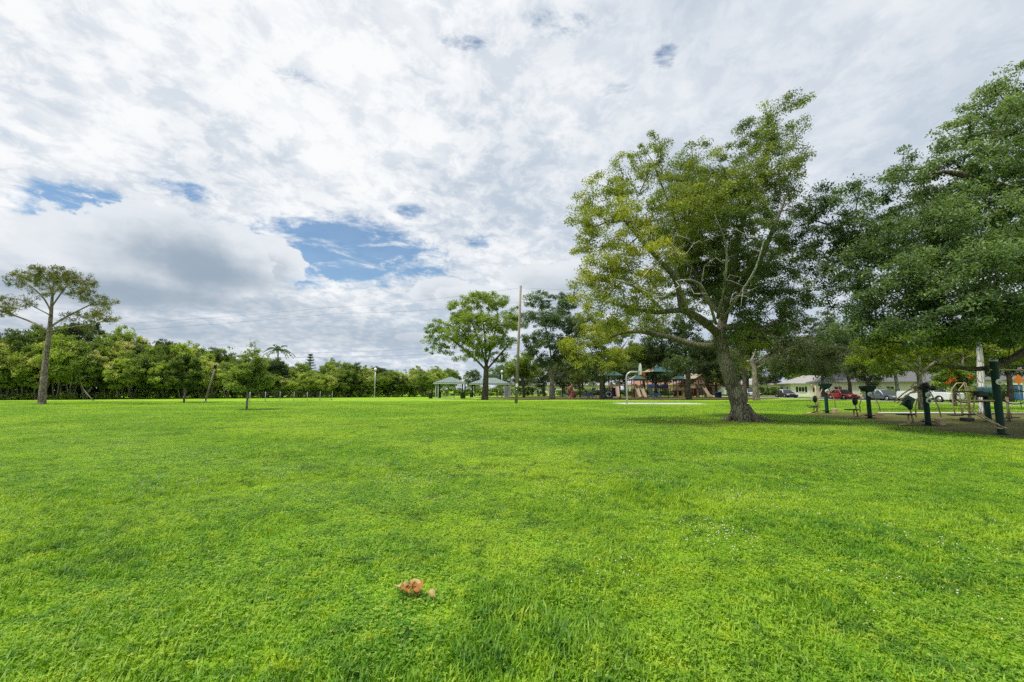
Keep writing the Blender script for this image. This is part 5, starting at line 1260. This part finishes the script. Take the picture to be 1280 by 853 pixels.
def stepper():
    p = gnd(1213, 524); t = thing('exercise_machine', 'tan tubular exercise frame with bent handles left of the tallest post', 'exercise machine', p, 0, 'green and tan outdoor exercise machines')
    H = at(1214, 473, p.y).z
    MB().tube([(.0, 0, 0), (0, 0, H * .55), (-.1, 0, H * .93)], [.06, .055, .05], 10).build('mast', M_tan, t)
    MB().lathe([(.07, 0), (.075, .03), (.05, .14), (.02, .16)], (-.1, 0, H * .92), 10).build('cap', M_green, t)
    for y in (-.2, .2):
        MB().tube([(-.1, 0, H * .88), (-.32, y, H * .88), (-.62, y, H * .72), (-.62, y, H * .30), (-.55, y, .18)], .028, 7).build('handle', M_tan, t)
    MB().tube([(.0, .1, H * .8), (.3, .2, H * .78), (.45, .2, H * .68), (.42, .2, H * .6)], .026, 7).build('side_handle', M_tan, t)
    MB().tube([(-.62, 0, H * .42), (.1, 0, H * .42)], .028, 7).build('crossbar', M_tan, t)
    for y in (-.22, .22): MB().box((-.75 + y * .6, y, .2), (.55, .18, .05), bev=.02).build('foot_plate', M_black, t)
    MB().box((-.2, 0, .02), (1.0, .35, .04)).build('base', M_tan, t)
stepper()
def glider(label, px, py):
    p = gnd(px, py); t = thing('exercise_machine', label, 'exercise machine', p, 0, 'green and tan outdoor exercise machines')
    MB().tube([(0, 0, 0), (0, 0, 1.15)], .05, 8).build('mast', M_tan, t)
    for s in (-1, 1): MB().tube([(0, s * .05, 1.1), (.22 * s, s * .2, .6), (.35 * s, s * .2, .18)], .025, 6).build('arm', M_tan, t)
    for s in (-1, 1): MB().box((.4 * s, s * .2, .17), (.5, .2, .05), bev=.02).build('foot_plate', M_black, t)
    MB().lathe([(.2, 0), (.2, .03)], (0, 0, 0), 12).build('base', M_black, t)
glider('tan exercise stand just behind the tallest green post', 1262, 527)
def slim_stand():
    p = gnd(1022, 515.5); t = thing('exercise_machine', 'slim tan exercise stand left of the farthest green post', 'exercise machine', p, 0, 'green and tan outdoor exercise machines'); H = 1.75
    MB().tube([(0, 0, 0), (.02, 0, .9), (-.05, 0, H)], .04, 8).build('mast', M_tan, t)
    for s in (-1, 1): MB().tube([(0, 0, H * .85), (s * .25, 0, H * .95), (s * .3, 0, H * 1.05)], .025, 6).build('handle', M_tan, t)
    MB().tube([(0, 0, .3), (.5, 0, .05)], .03, 6).build('brace', M_tan, t)
    MB().box((-.3, 0, .3), (.5, .3, .05), bev=.02).build('foot_plate', M_black, t)
slim_stand()

# ------------------------------------------------------------------ cars along the kerb
def car(label, x, y, rz, paint, kind, L_=4.6, W=1.8, H=1.45, roofm=None, second=None):
    name = {'sedan': 'parked_car', 'suv': 'parked_car', 'pickup': 'pickup_truck', 'van': 'parked_van'}[kind]
    t = thing(name, label, {'pickup': 'pickup truck', 'van': 'van'}.get(kind, 'car'), (x, y, .012), rz, 'vehicles parked along the street')
    r = .33 if kind == 'sedan' else .38; fx, rx = L_ * .31, -L_ * .29; zb = .24 if kind != 'pickup' else .36; belt = H * .60 if kind != 'pickup' else H * .62
    hood = {'sedan': H * .56, 'suv': H * .58, 'pickup': H * .62, 'van': H * .5}[kind]
    def arch(cx): return [(cx - (r + .07) * math.cos(a), r - .02 + (r + .07) * math.sin(a)) for a in [k * PI / 8 for k in range(9)] if r - .02 + (r + .07) * math.sin(a) > zb]
    low = [(-L_ / 2 + .05, zb)] + arch(rx) + arch(fx) + [(L_ / 2 - .08, zb)]
    if kind == 'sedan': up = [(L_ / 2, zb + .22), (L_ / 2 - .05, hood - .16), (L_ * .36, hood - .03), (L_ * .2, hood + .04), (L_ * .17, belt), (-L_ * .36, belt + .02), (-L_ * .46, belt - .01), (-L_ / 2 + .02, belt - .12), (-L_ / 2, zb + .3)]
    elif kind == 'suv': up = [(L_ / 2, zb + .28), (L_ / 2 - .04, hood - .12), (L_ * .4, hood), (L_ * .24, belt), (-L_ * .48, belt + .02), (-L_ / 2, belt - .1), (-L_ / 2, zb + .3)]
    elif kind == 'pickup': up = [(L_ / 2, zb + .3), (L_ / 2, hood - .10), (L_ * .44, hood), (L_ * .20, hood + .05), (-L_ * .49, hood + .05), (-L_ / 2, hood), (-L_ / 2, zb + .3)]
    else: up = [(L_ / 2, zb + .25), (L_ / 2 - .05, hood), (L_ * .40, belt), (-L_ * .49, belt), (-L_ / 2, zb + .3)]
    M = Matrix.Rotation(PI / 2, 4, 'X')
    MB().prism(low + up, -W / 2, W / 2, M, .06).build('body', paint, t)
    MB().box((0, 0, zb + .12), (L_ * .9, W * .84, .3)).build('underbody', M_black, t)
    cab = {'sedan': (-L_ * .40, L_ * .19, -L_ * .20, L_ * .03), 'suv': (-L_ * .475, L_ * .22, -L_ * .40, L_ * .08), 'pickup': (-L_ * .10, L_ * .23, -L_ * .06, L_ * .11), 'van': (-L_ * .48, L_ * .38, -L_ * .46, L_ * .24)}[kind]
    zb2 = belt if kind != 'pickup' else hood + .04; w0, w1 = W / 2 * .93, W / 2 * .74 if kind != 'van' else W / 2 * .85
    A = [(cab[0], -w0, zb2 - .02), (cab[1], -w0, zb2 - .02), (cab[1], w0, zb2 - .02), (cab[0], w0, zb2 - .02)]; B = [(cab[2], -w1, H), (cab[3], -w1, H), (cab[3], w1, H), (cab[2], w1, H)]
    bm = bmesh.new(); vs_ = [bm.verts.new(p) for p in A + B]
    for f in ((3, 2, 1, 0), (4, 5, 6, 7), (0, 1, 5, 4), (1, 2, 6, 5), (2, 3, 7, 6), (3, 0, 4, 7)): bm.faces.new([vs_[i] for i in f])
    bmesh.ops.bevel(bm, geom=list(bm.edges), offset=.05, segments=2, affect='EDGES'); bm.verts.index_update()
    mb = MB(); mb.add([v.co for v in bm.verts], [[v.index for v in f.verts] for f in bm.faces], True); bm.free(); mb.build('cabin', roofm or paint, t)
    V = [Vector(p) for p in A + B]
    def win(nm, ids, ins=.12):
        q = [V[i] for i in ids]; c = sum(q, Vector()) / 4; n = (q[1] - q[0]).cross(q[2] - q[0]).normalized()
        MB().slab([c + (p - c) * (1 - ins) + n * .004 for p in q], .012).build(nm, M_glass, t)
    win('windscreen', (1, 2, 6, 5)); win('rear_window', (3, 0, 4, 7), .16)
    for ids in ((0, 1, 5, 4), (2, 3, 7, 6)):
        a, b, c, d = [V[i] for i in ids]; mid0, mid1 = a.lerp(b, .5), d.lerp(c, .5); out = (b - a).cross(d - a).normalized()
        segs = ((a, mid0, mid1, d), (mid0, b, c, mid1)) if kind != 'van' else ((a.lerp(b, .7), b, c, d.lerp(c, .72)),)
        for q in segs:
            cc = sum(q, Vector()) / 4; MB().slab([cc + Vector(((p - cc).x * .86, (p - cc).y * .80, (p - cc).z * .76)) + out * .004 for p in q], .012).build('side_window', M_glass, t)
    for sx in (fx, rx):
        for s in (-1, 1):
            Mx = Matrix.Rotation(PI / 2, 4, 'X'); cc = (sx, s * (W / 2 - .10), r)
            wv = MB().lathe([(r * .6, -.10), (r * .92, -.11), (r, -.07), (r, .07), (r * .92, .11), (r * .6, .10)], cc, 20, Mx).build('wheel', M_rubtyre, t)
            MB().lathe([(.05, -.115), (r * .62, -.108), (r * .64, -.08), (r * .64, .08), (r * .62, .108), (.05, .115)], cc, 14, Mx).build('rim', M_chrome, wv)
    for s in (-1, 1):
        MB().box((L_ / 2 - .07, s * W * .36, hood - .22), (.14, .34, .14), bev=.03).build('headlight', M_lens, t)
        MB().box((-L_ / 2 + .05, s * W * .40, belt - .2), (.12, .22, .2), bev=.03).build('tail_light', M_tail, t)
        MB().box((cab[1] - .28, s * (W / 2 + .06), zb2 + .08), (.12, .18, .13), bev=.03).build('mirror', paint, t)
    MB().box((L_ / 2 - .03, 0, zb + .16), (.12, W * .86, .2), bev=.04).build('bumper', second or paint, t)
    MB().box((-L_ / 2 + .03, 0, zb + .18), (.12, W * .86, .2), bev=.04).build('bumper', second or paint, t)
    MB().box((L_ / 2 - .03, 0, hood - .22), (.1, W * .42, .16), bev=.02).build('grille', M_black, t)
    if kind == 'pickup':
        bb = MB(); z = hood + .07
        bb.box((-L_ * .30, 0, z - .02), (L_ * .36, W * .78, .03)); bb.build('bed', M_black, t)
        for s in (-1, 1): MB().box((-L_ * .30, s * W * .45, z + .03), (L_ * .38, .08, .08), bev=.02).build('bed_rail', paint, t)
    return t
cp = lambda n, c, **k: plain(n, c, .28, var=.04, coat=.6, **k)
P_silver = cp('silver_paint', (.55, .56, .58)); P_white = cp('white_car_paint', (.70, .71, .72)); P_navy = cp('black_car_paint', (.018, .020, .026)); P_red = cp('red_car_paint', (.36, .025, .022)); P_slate = cp('slate_car_paint', (.10, .12, .15)); P_blue2 = cp('pale_blue_paint', (.38, .45, .54))
FW = -PI / 2
KX = RX0 + 1.35
car('white pickup truck with a dark bonnet parked nearest, behind the exercise posts', KX, 52.3, FW + .18, P_white, 'pickup', 5.7, 2.0, 1.85, second=P_silver)
car('dark grey sedan with a pale windscreen parked behind the pickup truck', KX, 58.6, FW, P_slate, 'sedan', 4.7, 1.82, 1.45, roofm=P_blue2)
car('bright red car parked beyond the grey sedan', KX + .3, 66.3, FW, P_red, 'sedan', 4.5, 1.8, 1.48)
car('black sedan parked before the white house, right of the drooping tree', KX, 79.5, FW - .15, P_navy, 'sedan', 4.9, 1.86, 1.5, roofm=P_silver)
car('silver car half hidden by the trunk of the drooping tree', KX + .1, 92, FW, P_silver, 'suv', 4.6, 1.85, 1.6)
car('white van parked farthest up the street, left of the drooping tree', KX + .1, 101, FW, P_white, 'van', 5.2, 1.95, 2.1)
car('white car parked far behind the playground left of the forked climber', at(700, 487, 128).x, 128, 0, P_white, 'sedan')
car('silver car parked far behind the playground between climber and tower', at(752, 487, 130).x, 130, 0, P_silver, 'suv')

# ------------------------------------------------------------------ houses
def house(label, x, y, rz, w, d, h, wall, roof, rise=1.6, shutters=False, wins=3, gable=False, door=True):
    t = thing('house', label, 'house', (x, y, 0), rz, 'houses beyond the park')
    wl = MB(); th = .2
    for c, dd in (((0, -d / 2 + th / 2, h / 2), (w, th, h)), ((0, d / 2 - th / 2, h / 2), (w, th, h)), ((-w / 2 + th / 2, 0, h / 2), (th, d - 2 * th, h)), ((w / 2 - th / 2, 0, h / 2), (th, d - 2 * th, h))): wl.box(c, dd)
    wl.build('wall', wall, t)
    o = .55; e = [(-w / 2 - o, -d / 2 - o, h), (w / 2 + o, -d / 2 - o, h), (w / 2 + o, d / 2 + o, h), (-w / 2 - o, d / 2 + o, h)]; rl = (w / 2 + o) if gable else max(.2, w / 2 - d / 2); a, b = (-rl, 0, h + rise), (rl, 0, h + rise)
    rf = MB(); rf.add(e + [a, b] + [(p[0], p[1], h - .16) for p in e], [(0, 1, 5, 4), (1, 2, 5), (2, 3, 4, 5), (3, 0, 4), (9, 8, 7, 6)[::-1] if 0 else (6, 9, 8, 7), (0, 6, 7, 1), (1, 7, 8, 2), (2, 8, 9, 3), (3, 9, 6, 0)]); rf.build('roof', roof, t)
    n = wins + (1 if door else 0)
    for k in range(n):
        wx = -w / 2 + w * (k + .5) / n
        if door and k == n // 2:
            dr = MB().box((wx, -d / 2 - .03, 1.05), (.95, .06, 2.1), bev=.01).build('door', M_rust, t); MB().lathe([(.03, 0), (.04, .03), (.02, .06)], (wx + .36, -d / 2 - .06, 1.0), 8, Matrix.Rotation(PI / 2, 4, 'X')).build('handle', M_chrome, dr); continue
        fr = MB(); ww, hh = 1.2, 1.15; zc = 1.5
        for c, dd in (((wx, -d / 2 - .03, zc + hh / 2), (ww + .16, .07, .09)), ((wx, -d / 2 - .05, zc - hh / 2), (ww + .24, .12, .09)), ((wx - ww / 2 - .03, -d / 2 - .03, zc), (.09, .07, hh - .1)), ((wx + ww / 2 + .03, -d / 2 - .03, zc), (.09, .07, hh - .1)), ((wx, -d / 2 - .028, zc), (.05, .05, hh - .1))): fr.box(c, dd)
        f = fr.build('window', M_white, t); MB().box((wx, -d / 2 - .004, zc), (ww, .02, hh - .1)).build('pane', M_glass, f)
        if shutters:
            for s in (-1, 1): MB().box((wx + s * (ww / 2 + .32), -d / 2 - .025, zc), (.42, .045, hh + .1)).build('shutter', M_black, t)
    # windows on the end wall towards the viewer's side
    for s in (-1, 1):
        for yy in (-d * .22, d * .22):
            f = MB().box((s * (w / 2 + .03), yy, 1.5), (.06, 1.2, 1.2)).build('window', M_white, t); MB().box((s * (w / 2 + .064), yy, 1.5), (.012, 1.04, 1.04)).build('pane', M_glass, f)
house('white house with black shutters behind the black sedan', at(1004, 487, 108).x + 3, 108, -.25, 13, 8, 2.9, M_wallw, M_shinglew, 1.9, True, 2)
house('small white house with a pale roof far up the street', at(945, 487, 128).x + 2, 128, -.2, 12, 8, 2.8, M_wallw, M_shinglew, 1.6)
house('long cream house with a grey roof behind the grey sedan', at(1125, 487, 84).x, 86, -.30, 24, 9, 2.9, M_wallc, M_shingle, 2.0, wins=5)
house('white house with a grey roof at the street right of the flame tree', at(1290, 487, 66).x, 68, -.4, 16, 8, 2.9, M_wallw, M_shingle, 1.9)
house('pink house with a tiled roof behind the play towers', at(880, 487, 126).x, 126, -.05, 17, 9, 2.8, M_wallp, M_tile, 1.7, wins=4)
house('white house with a tiled roof behind the twin slides', at(815, 487, 138).x, 138, 0, 15, 9, 2.8, M_wallw, M_tile, 1.7)
house('cream house far behind the climbing frame', at(722, 487, 142).x, 142, .05, 20, 9, 2.8, M_wallc, M_shinglew, 1.6, wins=4)
house('pale house far behind the forked tree', at(655, 487, 146).x, 146, .1, 15, 9, 2.8, M_wallw, M_shingle, 1.6)
# hedges between the houses
def hedge(label, px, Y, w, h, seed):
    rng = np.random.default_rng(seed); n = int(w * 26); P = np.stack([rng.uniform(-w / 2, w / 2, n), rng.normal(0, .4, n), h * rng.uniform(.05, 1, n) * (0.85 + .15 * np.sin(np.arange(n)))], 1)
    c, t_ = spray_leaves(P, rng.normal(.45, .12, n), 20, .45, rng); c[:, 2] = np.abs(c[:, 2])
    o = bpy.data.objects.new('hedge', leaf_mesh('hedge', c, t_, .26, M_leaf_bright if seed % 2 else M_leaf_wood, rng=rng)); COL.objects.link(o); o.location = (at(px, 487, Y).x, Y, 0); tag(o, label, 'hedge')
hedge('long leafy hedge closing the park behind the shelters', 615, 108, 26, 2.6, 1)
hedge('low leafy hedge behind the playground towers', 780, 116, 34, 1.5, 2)
hedge('leafy hedge beside the white house with shutters', 965, 112, 9, 2.2, 3)
hedge('clipped hedge in front of the long cream house', 1100, 80, 5, 1.6, 5)
hedge('dense hedge behind the flame tree', 1215, 56, 9, 2.0, 4)
# orange sign and blue letter box at the right edge
def sign():
    p = Vector((at(1274, 487, 36).x, 36, 0)); H = at(1274, 475, 36).z; t = thing('road_sign', 'orange diamond road sign on a thin post at the right edge', 'road sign', p)
    MB().tube([(0, 0, 0), (0, 0, H + .3)], .03, 6).build('post', M_galv, t)
    s = .42; MB().prism([(-s, H), (0, H - s), (s, H), (0, H + s)], .03, .045, Matrix.Rotation(PI / 2, 4, 'X')).build('plate', M_orange, t)
sign()
def booth():
    p = Vector((at(1268, 487, 62).x, 62, 0)); t = thing('portable_toilet', 'blue portable cabin with a white roof under the orange sign', 'portable toilet', p, -.2)
    MB().box((0, 0, 1.05), (1.1, 1.1, 2.1), bev=.04).build('body', plain('blue_cabin', (.02, .09, .25), .4), t); MB().box((0, 0, 2.18), (1.2, 1.2, .14), bev=.05).build('roof', M_white, t)
    d = MB().box((0, -.565, 1.02), (.7, .03, 1.85), bev=.01).build('door', plain('blue_door', (.03, .12, .30), .4), t); MB().box((.26, -.6, 1.0), (.05, .04, .14)).build('handle', M_grey, d)
booth()
# ------------------------------------------------------------------ sky and sun
SUN_DIR = Vector((-0.38, -0.20, 0.90)).normalized()
def world():
    w = bpy.data.worlds.new('World'); sc.world = w; w.use_nodes = True
    nt = w.node_tree; nt.nodes.clear()
    out = N(nt, 'ShaderNodeOutputWorld'); bg = N(nt, 'ShaderNodeBackground'); L(nt, bg.outputs[0], out.inputs[0])
    sky = N(nt, 'ShaderNodeTexSky'); sky.sky_type = 'NISHITA'; sky.sun_disc = False
    sky.sun_elevation = math.asin(SUN_DIR.z); sky.sun_rotation = math.atan2(SUN_DIR.x, SUN_DIR.y)
    sky.air_density = 1.0; sky.dust_density = 0.6; sky.ozone_density = 1.6
    S = 0.10                                                     # background strength
    bg.inputs[1].default_value = S
    tc = N(nt, 'ShaderNodeTexCoord'); nrm = N(nt, 'ShaderNodeVectorMath'); nrm.operation = 'NORMALIZE'; L(nt, tc.outputs['Generated'], nrm.inputs[0])
    sep = N(nt, 'ShaderNodeSeparateXYZ'); L(nt, nrm.outputs[0], sep.inputs[0]); x, y, z = sep.outputs
    zc = math_n(nt, 'MAXIMUM', z, 0.0)
    k = math_n(nt, 'DIVIDE', 1.0, math_n(nt, 'ADD', zc, 0.22))
    cmb = N(nt, 'ShaderNodeCombineXYZ'); L(nt, math_n(nt, 'MULTIPLY', x, k), cmb.inputs[0]); L(nt, math_n(nt, 'MULTIPLY', y, k), cmb.inputs[1])
    plane = cmb.outputs[0]
    def scaled(sx, sy, off=0.0, rz=0.0):
        m = N(nt, 'ShaderNodeMapping'); m.inputs['Scale'].default_value = (sx, sy, 1); m.inputs['Location'].default_value = (off, off * .7, off * .3); m.inputs['Rotation'].default_value = (0, 0, rz)
        L(nt, plane, m.inputs[0]); return m.outputs[0]
    az = math_n(nt, 'ARCTAN2', x, y); el = math_n(nt, 'ARCSINE', z)
    warp = noise(nt, scaled(1.0, 0.8, 9.0), 1.6, 4, .6)
    def blob(px, py, rx, ry, jag=0.0, nz=None, tilt=0.0):
        """1 at the centre of an oval patch of sky, 0 at its rim"""
        a0, e0 = azel(px, py)
        a = math_n(nt, 'SUBTRACT', az, a0); e = math_n(nt, 'SUBTRACT', el, e0)
        c, s = math.cos(tilt), math.sin(tilt)
        a2 = math_n(nt, 'DIVIDE', math_n(nt, 'ADD', math_n(nt, 'MULTIPLY', a, c), math_n(nt, 'MULTIPLY', e, s)), rx / FOC)
        e2 = math_n(nt, 'DIVIDE', math_n(nt, 'SUBTRACT', math_n(nt, 'MULTIPLY', e, c), math_n(nt, 'MULTIPLY', a, s)), ry / FOC)
        d = math_n(nt, 'SQRT', math_n(nt, 'ADD', math_n(nt, 'MULTIPLY', a2, a2), math_n(nt, 'MULTIPLY', e2, e2)))
        v = math_n(nt, 'SUBTRACT', 1.0, d)
        if nz is not None: v = math_n(nt, 'ADD', v, math_n(nt, 'MULTIPLY', math_n(nt, 'SUBTRACT', nz, 0.5), jag))
        return v, e2, a2
    # high sheet: streaked along the view with finer dappling
    cv = N(nt, 'ShaderNodeCombineXYZ'); L(nt, az, cv.inputs[0]); L(nt, math_n(nt, 'MULTIPLY', el, 1.5), cv.inputs[1])
    cw = N(nt, 'ShaderNodeCombineXYZ'); L(nt, az, cw.inputs[0]); L(nt, math_n(nt, 'MULTIPLY', el, 3.2), cw.inputs[1])
    st = noise(nt, scaled(3.2, 2.0, 3.0, R(18)), 1.7, 9, .60, .6)
    dap = noise(nt, scaled(3.4, 3.1, 5.0, R(-15)), 3.4, 10, .66, .3)
    soft = noise(nt, scaled(1.2, 1.0, 1.5), 1.6, 5, .5)
    wisp = noise(nt, cw.outputs[0], 9.0, 10, .70, .5)
    dens = math_n(nt, 'ADD', math_n(nt, 'ADD', math_n(nt, 'MULTIPLY', st, .30), math_n(nt, 'MULTIPLY', dap, .30)), math_n(nt, 'MULTIPLY', wisp, .40))
    gap = None
    for (a, b, rx, ry, s, tl) in ((440, 316, 225, 80, 1.0, R(-5)), (380, 330, 80, 55, .9, 0), (120, 268, 105, 42, 1.05, R(-10)), (235, 240, 75, 24, .72, R(-6)), (510, 264, 60, 26, .78, 0), (600, 300, 60, 24, .7, 0), (832, 74, 40, 30, .72, 0.3), (770, 112, 70, 18, .62, 0), (700, 30, 160, 40, .52, 0), (570, 50, 90, 24, .60, R(-40)), (370, 100, 90, 24, .50, R(-30)), (30, 165, 60, 30, .5, R(-30))):
        v, _, _ = blob(a, b, rx, ry); v = math_n(nt, 'MULTIPLY', smooth(nt, v, 0.0, 0.85), s)
        gap = v if gap is None else math_n(nt, 'MAXIMUM', gap, v)
    cover = smooth(nt, math_n(nt, 'SUBTRACT', math_n(nt, 'ADD', dens, 0.22), math_n(nt, 'MULTIPLY', gap, 0.50)), 0.27, 0.47)
    cover = math_n(nt, 'MAXIMUM', cover, math_n(nt, 'MULTIPLY', smooth(nt, wisp, 0.45, 0.66), 0.8))
    cover = math_n(nt, 'MAXIMUM', cover, 0.10)
    low = smooth(nt, z, 0.20, 0.09)                               # the veil thickens to the horizon
    cover = math_n(nt, 'MAXIMUM', cover, math_n(nt, 'MULTIPLY', low, 0.95))
    # brightness of the sheet: white where it is thin or sunward, blue grey where thick
    dot = N(nt, 'ShaderNodeVectorMath'); dot.operation = 'DOT_PRODUCT'; L(nt, nrm.outputs[0], dot.inputs[0])
    g = Vector((-0.62, 0.45, 0.64)).normalized(); dot.inputs[1].default_value = g
    sunw = smooth(nt, dot.outputs['Value'], 0.55, 1.0)
    br = math_n(nt, 'ADD', math_n(nt, 'MULTIPLY', smooth(nt, st, 0.38, 0.62), 0.32), math_n(nt, 'MULTIPLY', smooth(nt, dap, 0.40, 0.60), 0.40))
    calm = smooth(nt, az, -0.10, 0.45, 1.0, 0.45)                 # the sheet is smoother towards the right
    br = math_n(nt, 'ADD', math_n(nt, 'MULTIPLY', math_n(nt, 'SUBTRACT', br, 0.30), calm), 0.30)
    br = math_n(nt, 'ADD', br, math_n(nt, 'MULTIPLY', smooth(nt, soft, 0.36, 0.64), 0.35))
    br = math_n(nt, 'ADD', math_n(nt, 'MULTIPLY', br, 0.80), math_n(nt, 'MULTIPLY', sunw, 0.30))
    br = math_n(nt, 'SUBTRACT', br, math_n(nt, 'MULTIPLY', smooth(nt, z, 0.30, 0.05), 0.12))
    GREY = (0.515, 0.600, 0.705); WHITE = (0.955, 0.97, 0.985)
    sheetc = mixc(nt, smooth(nt, br, 0.03, 1.0), GREY, WHITE)
    # heaped clouds near the horizon
    puff2 = noise(nt, cv.outputs[0], 8.0, 9, .60, .15)
    puff3 = noise(nt, cv.outputs[0], 17.0, 8, .60, .1)
    puffm = math_n(nt, 'ADD', math_n(nt, 'MULTIPLY', puff2, .6), math_n(nt, 'MULTIPLY', puff3, .4))
    shade_n = noise(nt, cv.outputs[0], 7.0, 7, .58)
    skyc = mixc(nt, 1.0, sky.outputs[0], (SKYMUL * .74, SKYMUL * .95, SKYMUL * 1.03), 'MULTIPLY')
    def cl(c): return tuple(v * CLOUD / S for v in c)
    CL = mixc(nt, 1.0, sheetc, (CLOUD / S,) * 3, 'MULTIPLY')
    col = mixc(nt, cover, skyc, CL)
    HEAPS = ((700, 352, 80, 26, 2.3, 0, .5, .9), (555, 368, 50, 20, 2.3, 0, .4, .9), (600, 372, 60, 16, 1.6, 0, .5, .8), (50, 330, 120, 40, 1.5, 0, .3, .6), (215, 308, 96, 40, 2.3, R(-6), .25, .95), (170, 320, 90, 36, 2.0, 0, .3, .9), (335, 332, 46, 29, 2.4, 0, .5, 1.0), (272, 334, 56, 32, 2.4, 0, .35, .95), (525, 422, 30, 7, 1.4, 0, .1, .8))
    for (a, b, rx, ry, j, tl, dark, op) in HEAPS:
        v, e2, a2 = blob(a, b, rx, ry, j, puffm, tl)
        m = smooth(nt, v, 0.0, 0.11)
        dk = math_n(nt, 'ADD', math_n(nt, 'MULTIPLY', smooth(nt, e2, 0.75, -0.45), 0.85), math_n(nt, 'MULTIPLY', smooth(nt, shade_n, 0.40, 0.62), 0.40))
        dk = math_n(nt, 'MULTIPLY', math_n(nt, 'MULTIPLY', dk, smooth(nt, v, 0.05, 0.70)), dark)
        cc = mixc(nt, math_n(nt, 'MINIMUM', dk, 1.0), cl((0.80, 0.84, 0.885)), cl((0.27, 0.355, 0.45)))
        fade = smooth(nt, e2, -1.0, -0.05)
        col = mixc(nt, math_n(nt, 'MULTIPLY', m, math_n(nt, 'MULTIPLY', math_n(nt, 'ADD', math_n(nt, 'MULTIPLY', fade, .85), .15), op)), col, cc)
    for (a, b, rx, ry, j, tl, op) in ((235, 328, 112, 44, 1.3, R(-4), .95), (225, 372, 170, 22, 1.2, 0, .85), (60, 368, 150, 22, 1.2, 0, .6), (300, 352, 80, 20, 1.2, 0, .6), (700, 385, 120, 30, 1.2, 0, .25), (420, 420, 300, 26, 1.1, 0, .45), (60, 410, 220, 22, 1.1, 0, .5)):
        v, e2, a2 = blob(a, b, rx, ry, j, shade_n, tl)
        col = mixc(nt, math_n(nt, 'MULTIPLY', smooth(nt, v, 0.0, 0.9), op), col, cl((0.33, 0.415, 0.51)))
    L(nt, col, bg.inputs[0])
    w.cycles.sampling_method = 'MANUAL'; w.cycles.sample_map_resolution = 512
CLOUD = 0.335; SKYMUL = 0.43
world()
sd = bpy.data.lights.new('sun', 'SUN'); sd.energy = 1.5; sd.angle = R(10); sd.color = (1.0, 0.95, 0.87)
so = bpy.data.objects.new('sun', sd); COL.objects.link(so); so.rotation_euler = SUN_DIR.to_track_quat('Z', 'Y').to_euler()
vs = sc.view_settings; sc.display_settings.display_device = 'sRGB'; vs.view_transform = 'Standard'; vs.look = 'None'; vs.gamma = 1.0; vs.use_curve_mapping = False
vs.exposure = 1.58
sc.render.engine = 'CYCLES'
cy = sc.cycles; cy.max_bounces = 6; cy.diffuse_bounces = 3; cy.glossy_bounces = 2; cy.transmission_bounces = 4; cy.transparent_max_bounces = 4; cy.volume_bounces = 0
cy.caustics_reflective = False; cy.caustics_refractive = False; cy.sample_clamp_indirect = 4.0
cy.use_adaptive_sampling = True; cy.adaptive_threshold = 0.02; cy.use_denoising = False
sc.render.film_transparent = False
